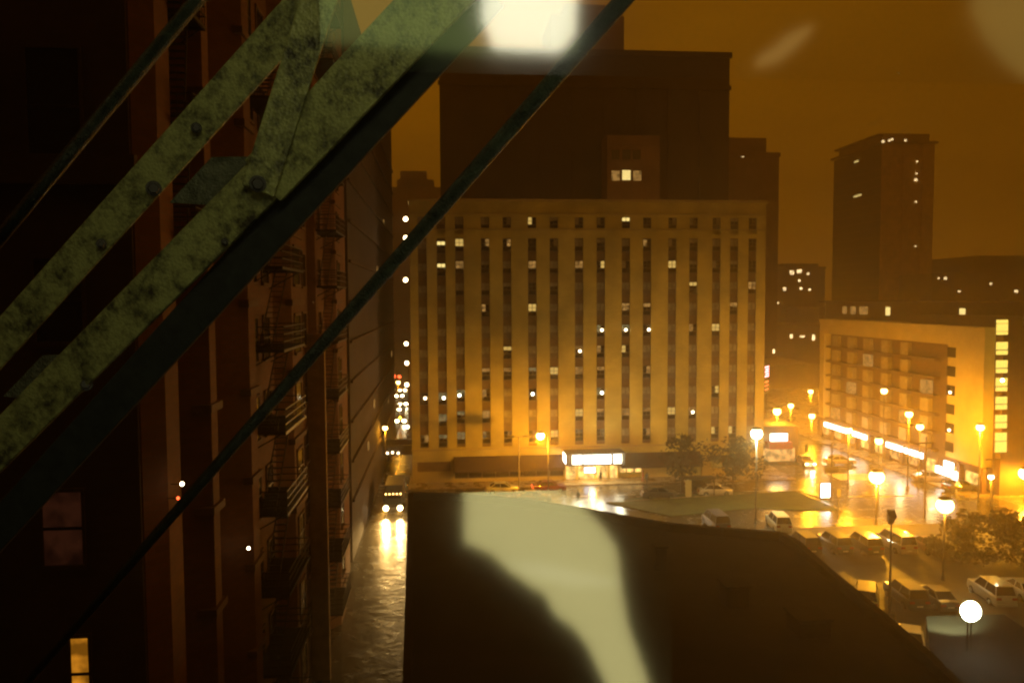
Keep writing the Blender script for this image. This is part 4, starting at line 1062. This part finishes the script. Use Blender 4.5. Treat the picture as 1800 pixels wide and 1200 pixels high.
room_slab('painted_highlight', [(880,985),(960,991),(1088,1020),(1086,1029),(1000,1030),(930,1012)], 2.39, emis('highlight_glow', (1, .92, .42), 5.9), 'thin bright highlight added on the pale shape in the room', 'highlight', .004)  # painted highlight: brighter emissive strip on the pale shape
room_slab('shoulder_silhouette', [(690, 960), (752, 940), (785, 965), (822, 985), (870, 1005), (905, 1040), (958, 1075), (975, 1085), (984, 1115), (1020, 1140), (1050, 1175), (1080, 1240), (1090, 1330), (690, 1330)], 1.9, M['coat'], 'dark shoulder shape added in the room behind the window', 'coat', .15)  # extruded shoulder outline, added for the dark silhouette in the reflection
sh = MB().box(-3, 3.2, -3.6, -3.5, CAMZ-1.6, CAMZ+2.4).box(-3.1, -3, -3.5, -.2, CAMZ-1.6, CAMZ+2.4).box(3.2, 3.3, -3.5, -.2, CAMZ-1.6, CAMZ+2.4).box(-3, 3.2, -3.5, -.2, CAMZ+2.4, CAMZ+2.5).box(-3, 3.2, -3.5, -.2, CAMZ-1.7, CAMZ-1.6)
ob = MB().box(-90, 60, -40, -3.7, -1, 75).box(-90, -3.4, -3.7, -.9, -1, 75).box(3.5, 60, -3.7, -.9, -1, 75).build('brick_tower_block', M['towerdark']); tag(ob, 'dark brick building that the picture is taken from', 'building')
structure('room_interior', sh, mat('dim_room_paint', (.05, .045, .03), .9))
room_slab('added_ceiling_glow', [(560, -130), (1030, -130), (1014, 90), (850, 94), (700, 80), (560, 72)], 3.2, emis('dim_ceiling_glow', (.75, .95, .28), 1.0), 'added dim green glowing panel round the white lamp in the room', 'lamp', .03)  # added emissive panel imitating the lit ceiling round the lamp
room_slab('added_glow_blob', [(1712, -60), (1716, 20), (1740, 70), (1775, 110), (1812, 138), (1900, 150), (1900, -60)], 2.6, emis('dim_glow_blob', (.9, .75, .2), 1.1), 'added dim olive glow shape in the room, seen mirrored at the upper right', 'lamp', .03)  # added emissive blob for a faint glow mirrored in the glass
room_slab('added_glow_streak', [(1335, 118), (1330, 100), (1362, 84), (1385, 60), (1425, 42), (1432, 52), (1400, 84), (1372, 108)], 2.6, emis('dim_glow_streak', (1, .7, .2), 1.5), 'small added glow streak in the room, seen mirrored over the skyline', 'lamp', .03)  # added emissive sliver for a faint mirrored streak
rl = bpy.data.lights.new('strut_fill_light', 'AREA'); rl.energy = 7.5; rl.size = .4; rl.color = (1, .95, .34)  # unseen area light added to brighten the struts
ro_ = bpy.data.objects.new('strut_fill_light', rl); COL.objects.link(ro_); ro_.location = (.6, -.9, CAMZ+1.7)
ro_.rotation_euler = (Vector(P(430, 300, 2.2))-ro_.location).to_track_quat('-Z', 'Y').to_euler()

# moonless overcast: very weak, wide sun lamp standing for the sky glow
sl = bpy.data.lights.new('sky_glow', 'SUN'); sl.energy = .03; sl.angle = R(60); sl.color = (1, .5, .15)
so = bpy.data.objects.new('sky_glow', sl); COL.objects.link(so); so.rotation_euler = (R(35), 0, R(60))

HAZE = .0019
if HAZE:
    m, t, out = nt('haze')
    v = t.nodes.new('ShaderNodeVolumePrincipled'); v.inputs['Color'].default_value = (.96, .80, .50, 1); v.inputs['Density'].default_value = HAZE; v.inputs['Anisotropy'].default_value = .8
    t.links.new(v.outputs[0], out.inputs['Volume'])
    hz = MB().box(-300, 600, -30, 700, -2, 140).build('haze', m); hz['kind'] = 'stuff'; hz['label'] = 'thin damp night air'

# ------------------------------------------------------------------ render settings
scene.render.engine = 'CYCLES'
scene.view_settings.view_transform = 'Standard'; scene.view_settings.look = 'None'; scene.view_settings.gamma = 1
scene.view_settings.exposure = 0.32
scene.cycles.use_denoising = True
scene.cycles.max_bounces = 5; scene.cycles.diffuse_bounces = 2; scene.cycles.glossy_bounces = 3; scene.cycles.transparent_max_bounces = 8
scene.cycles.sample_clamp_indirect = 4; scene.cycles.caustics_reflective = False; scene.cycles.caustics_refractive = False
scene.cycles.filter_width = 2.2
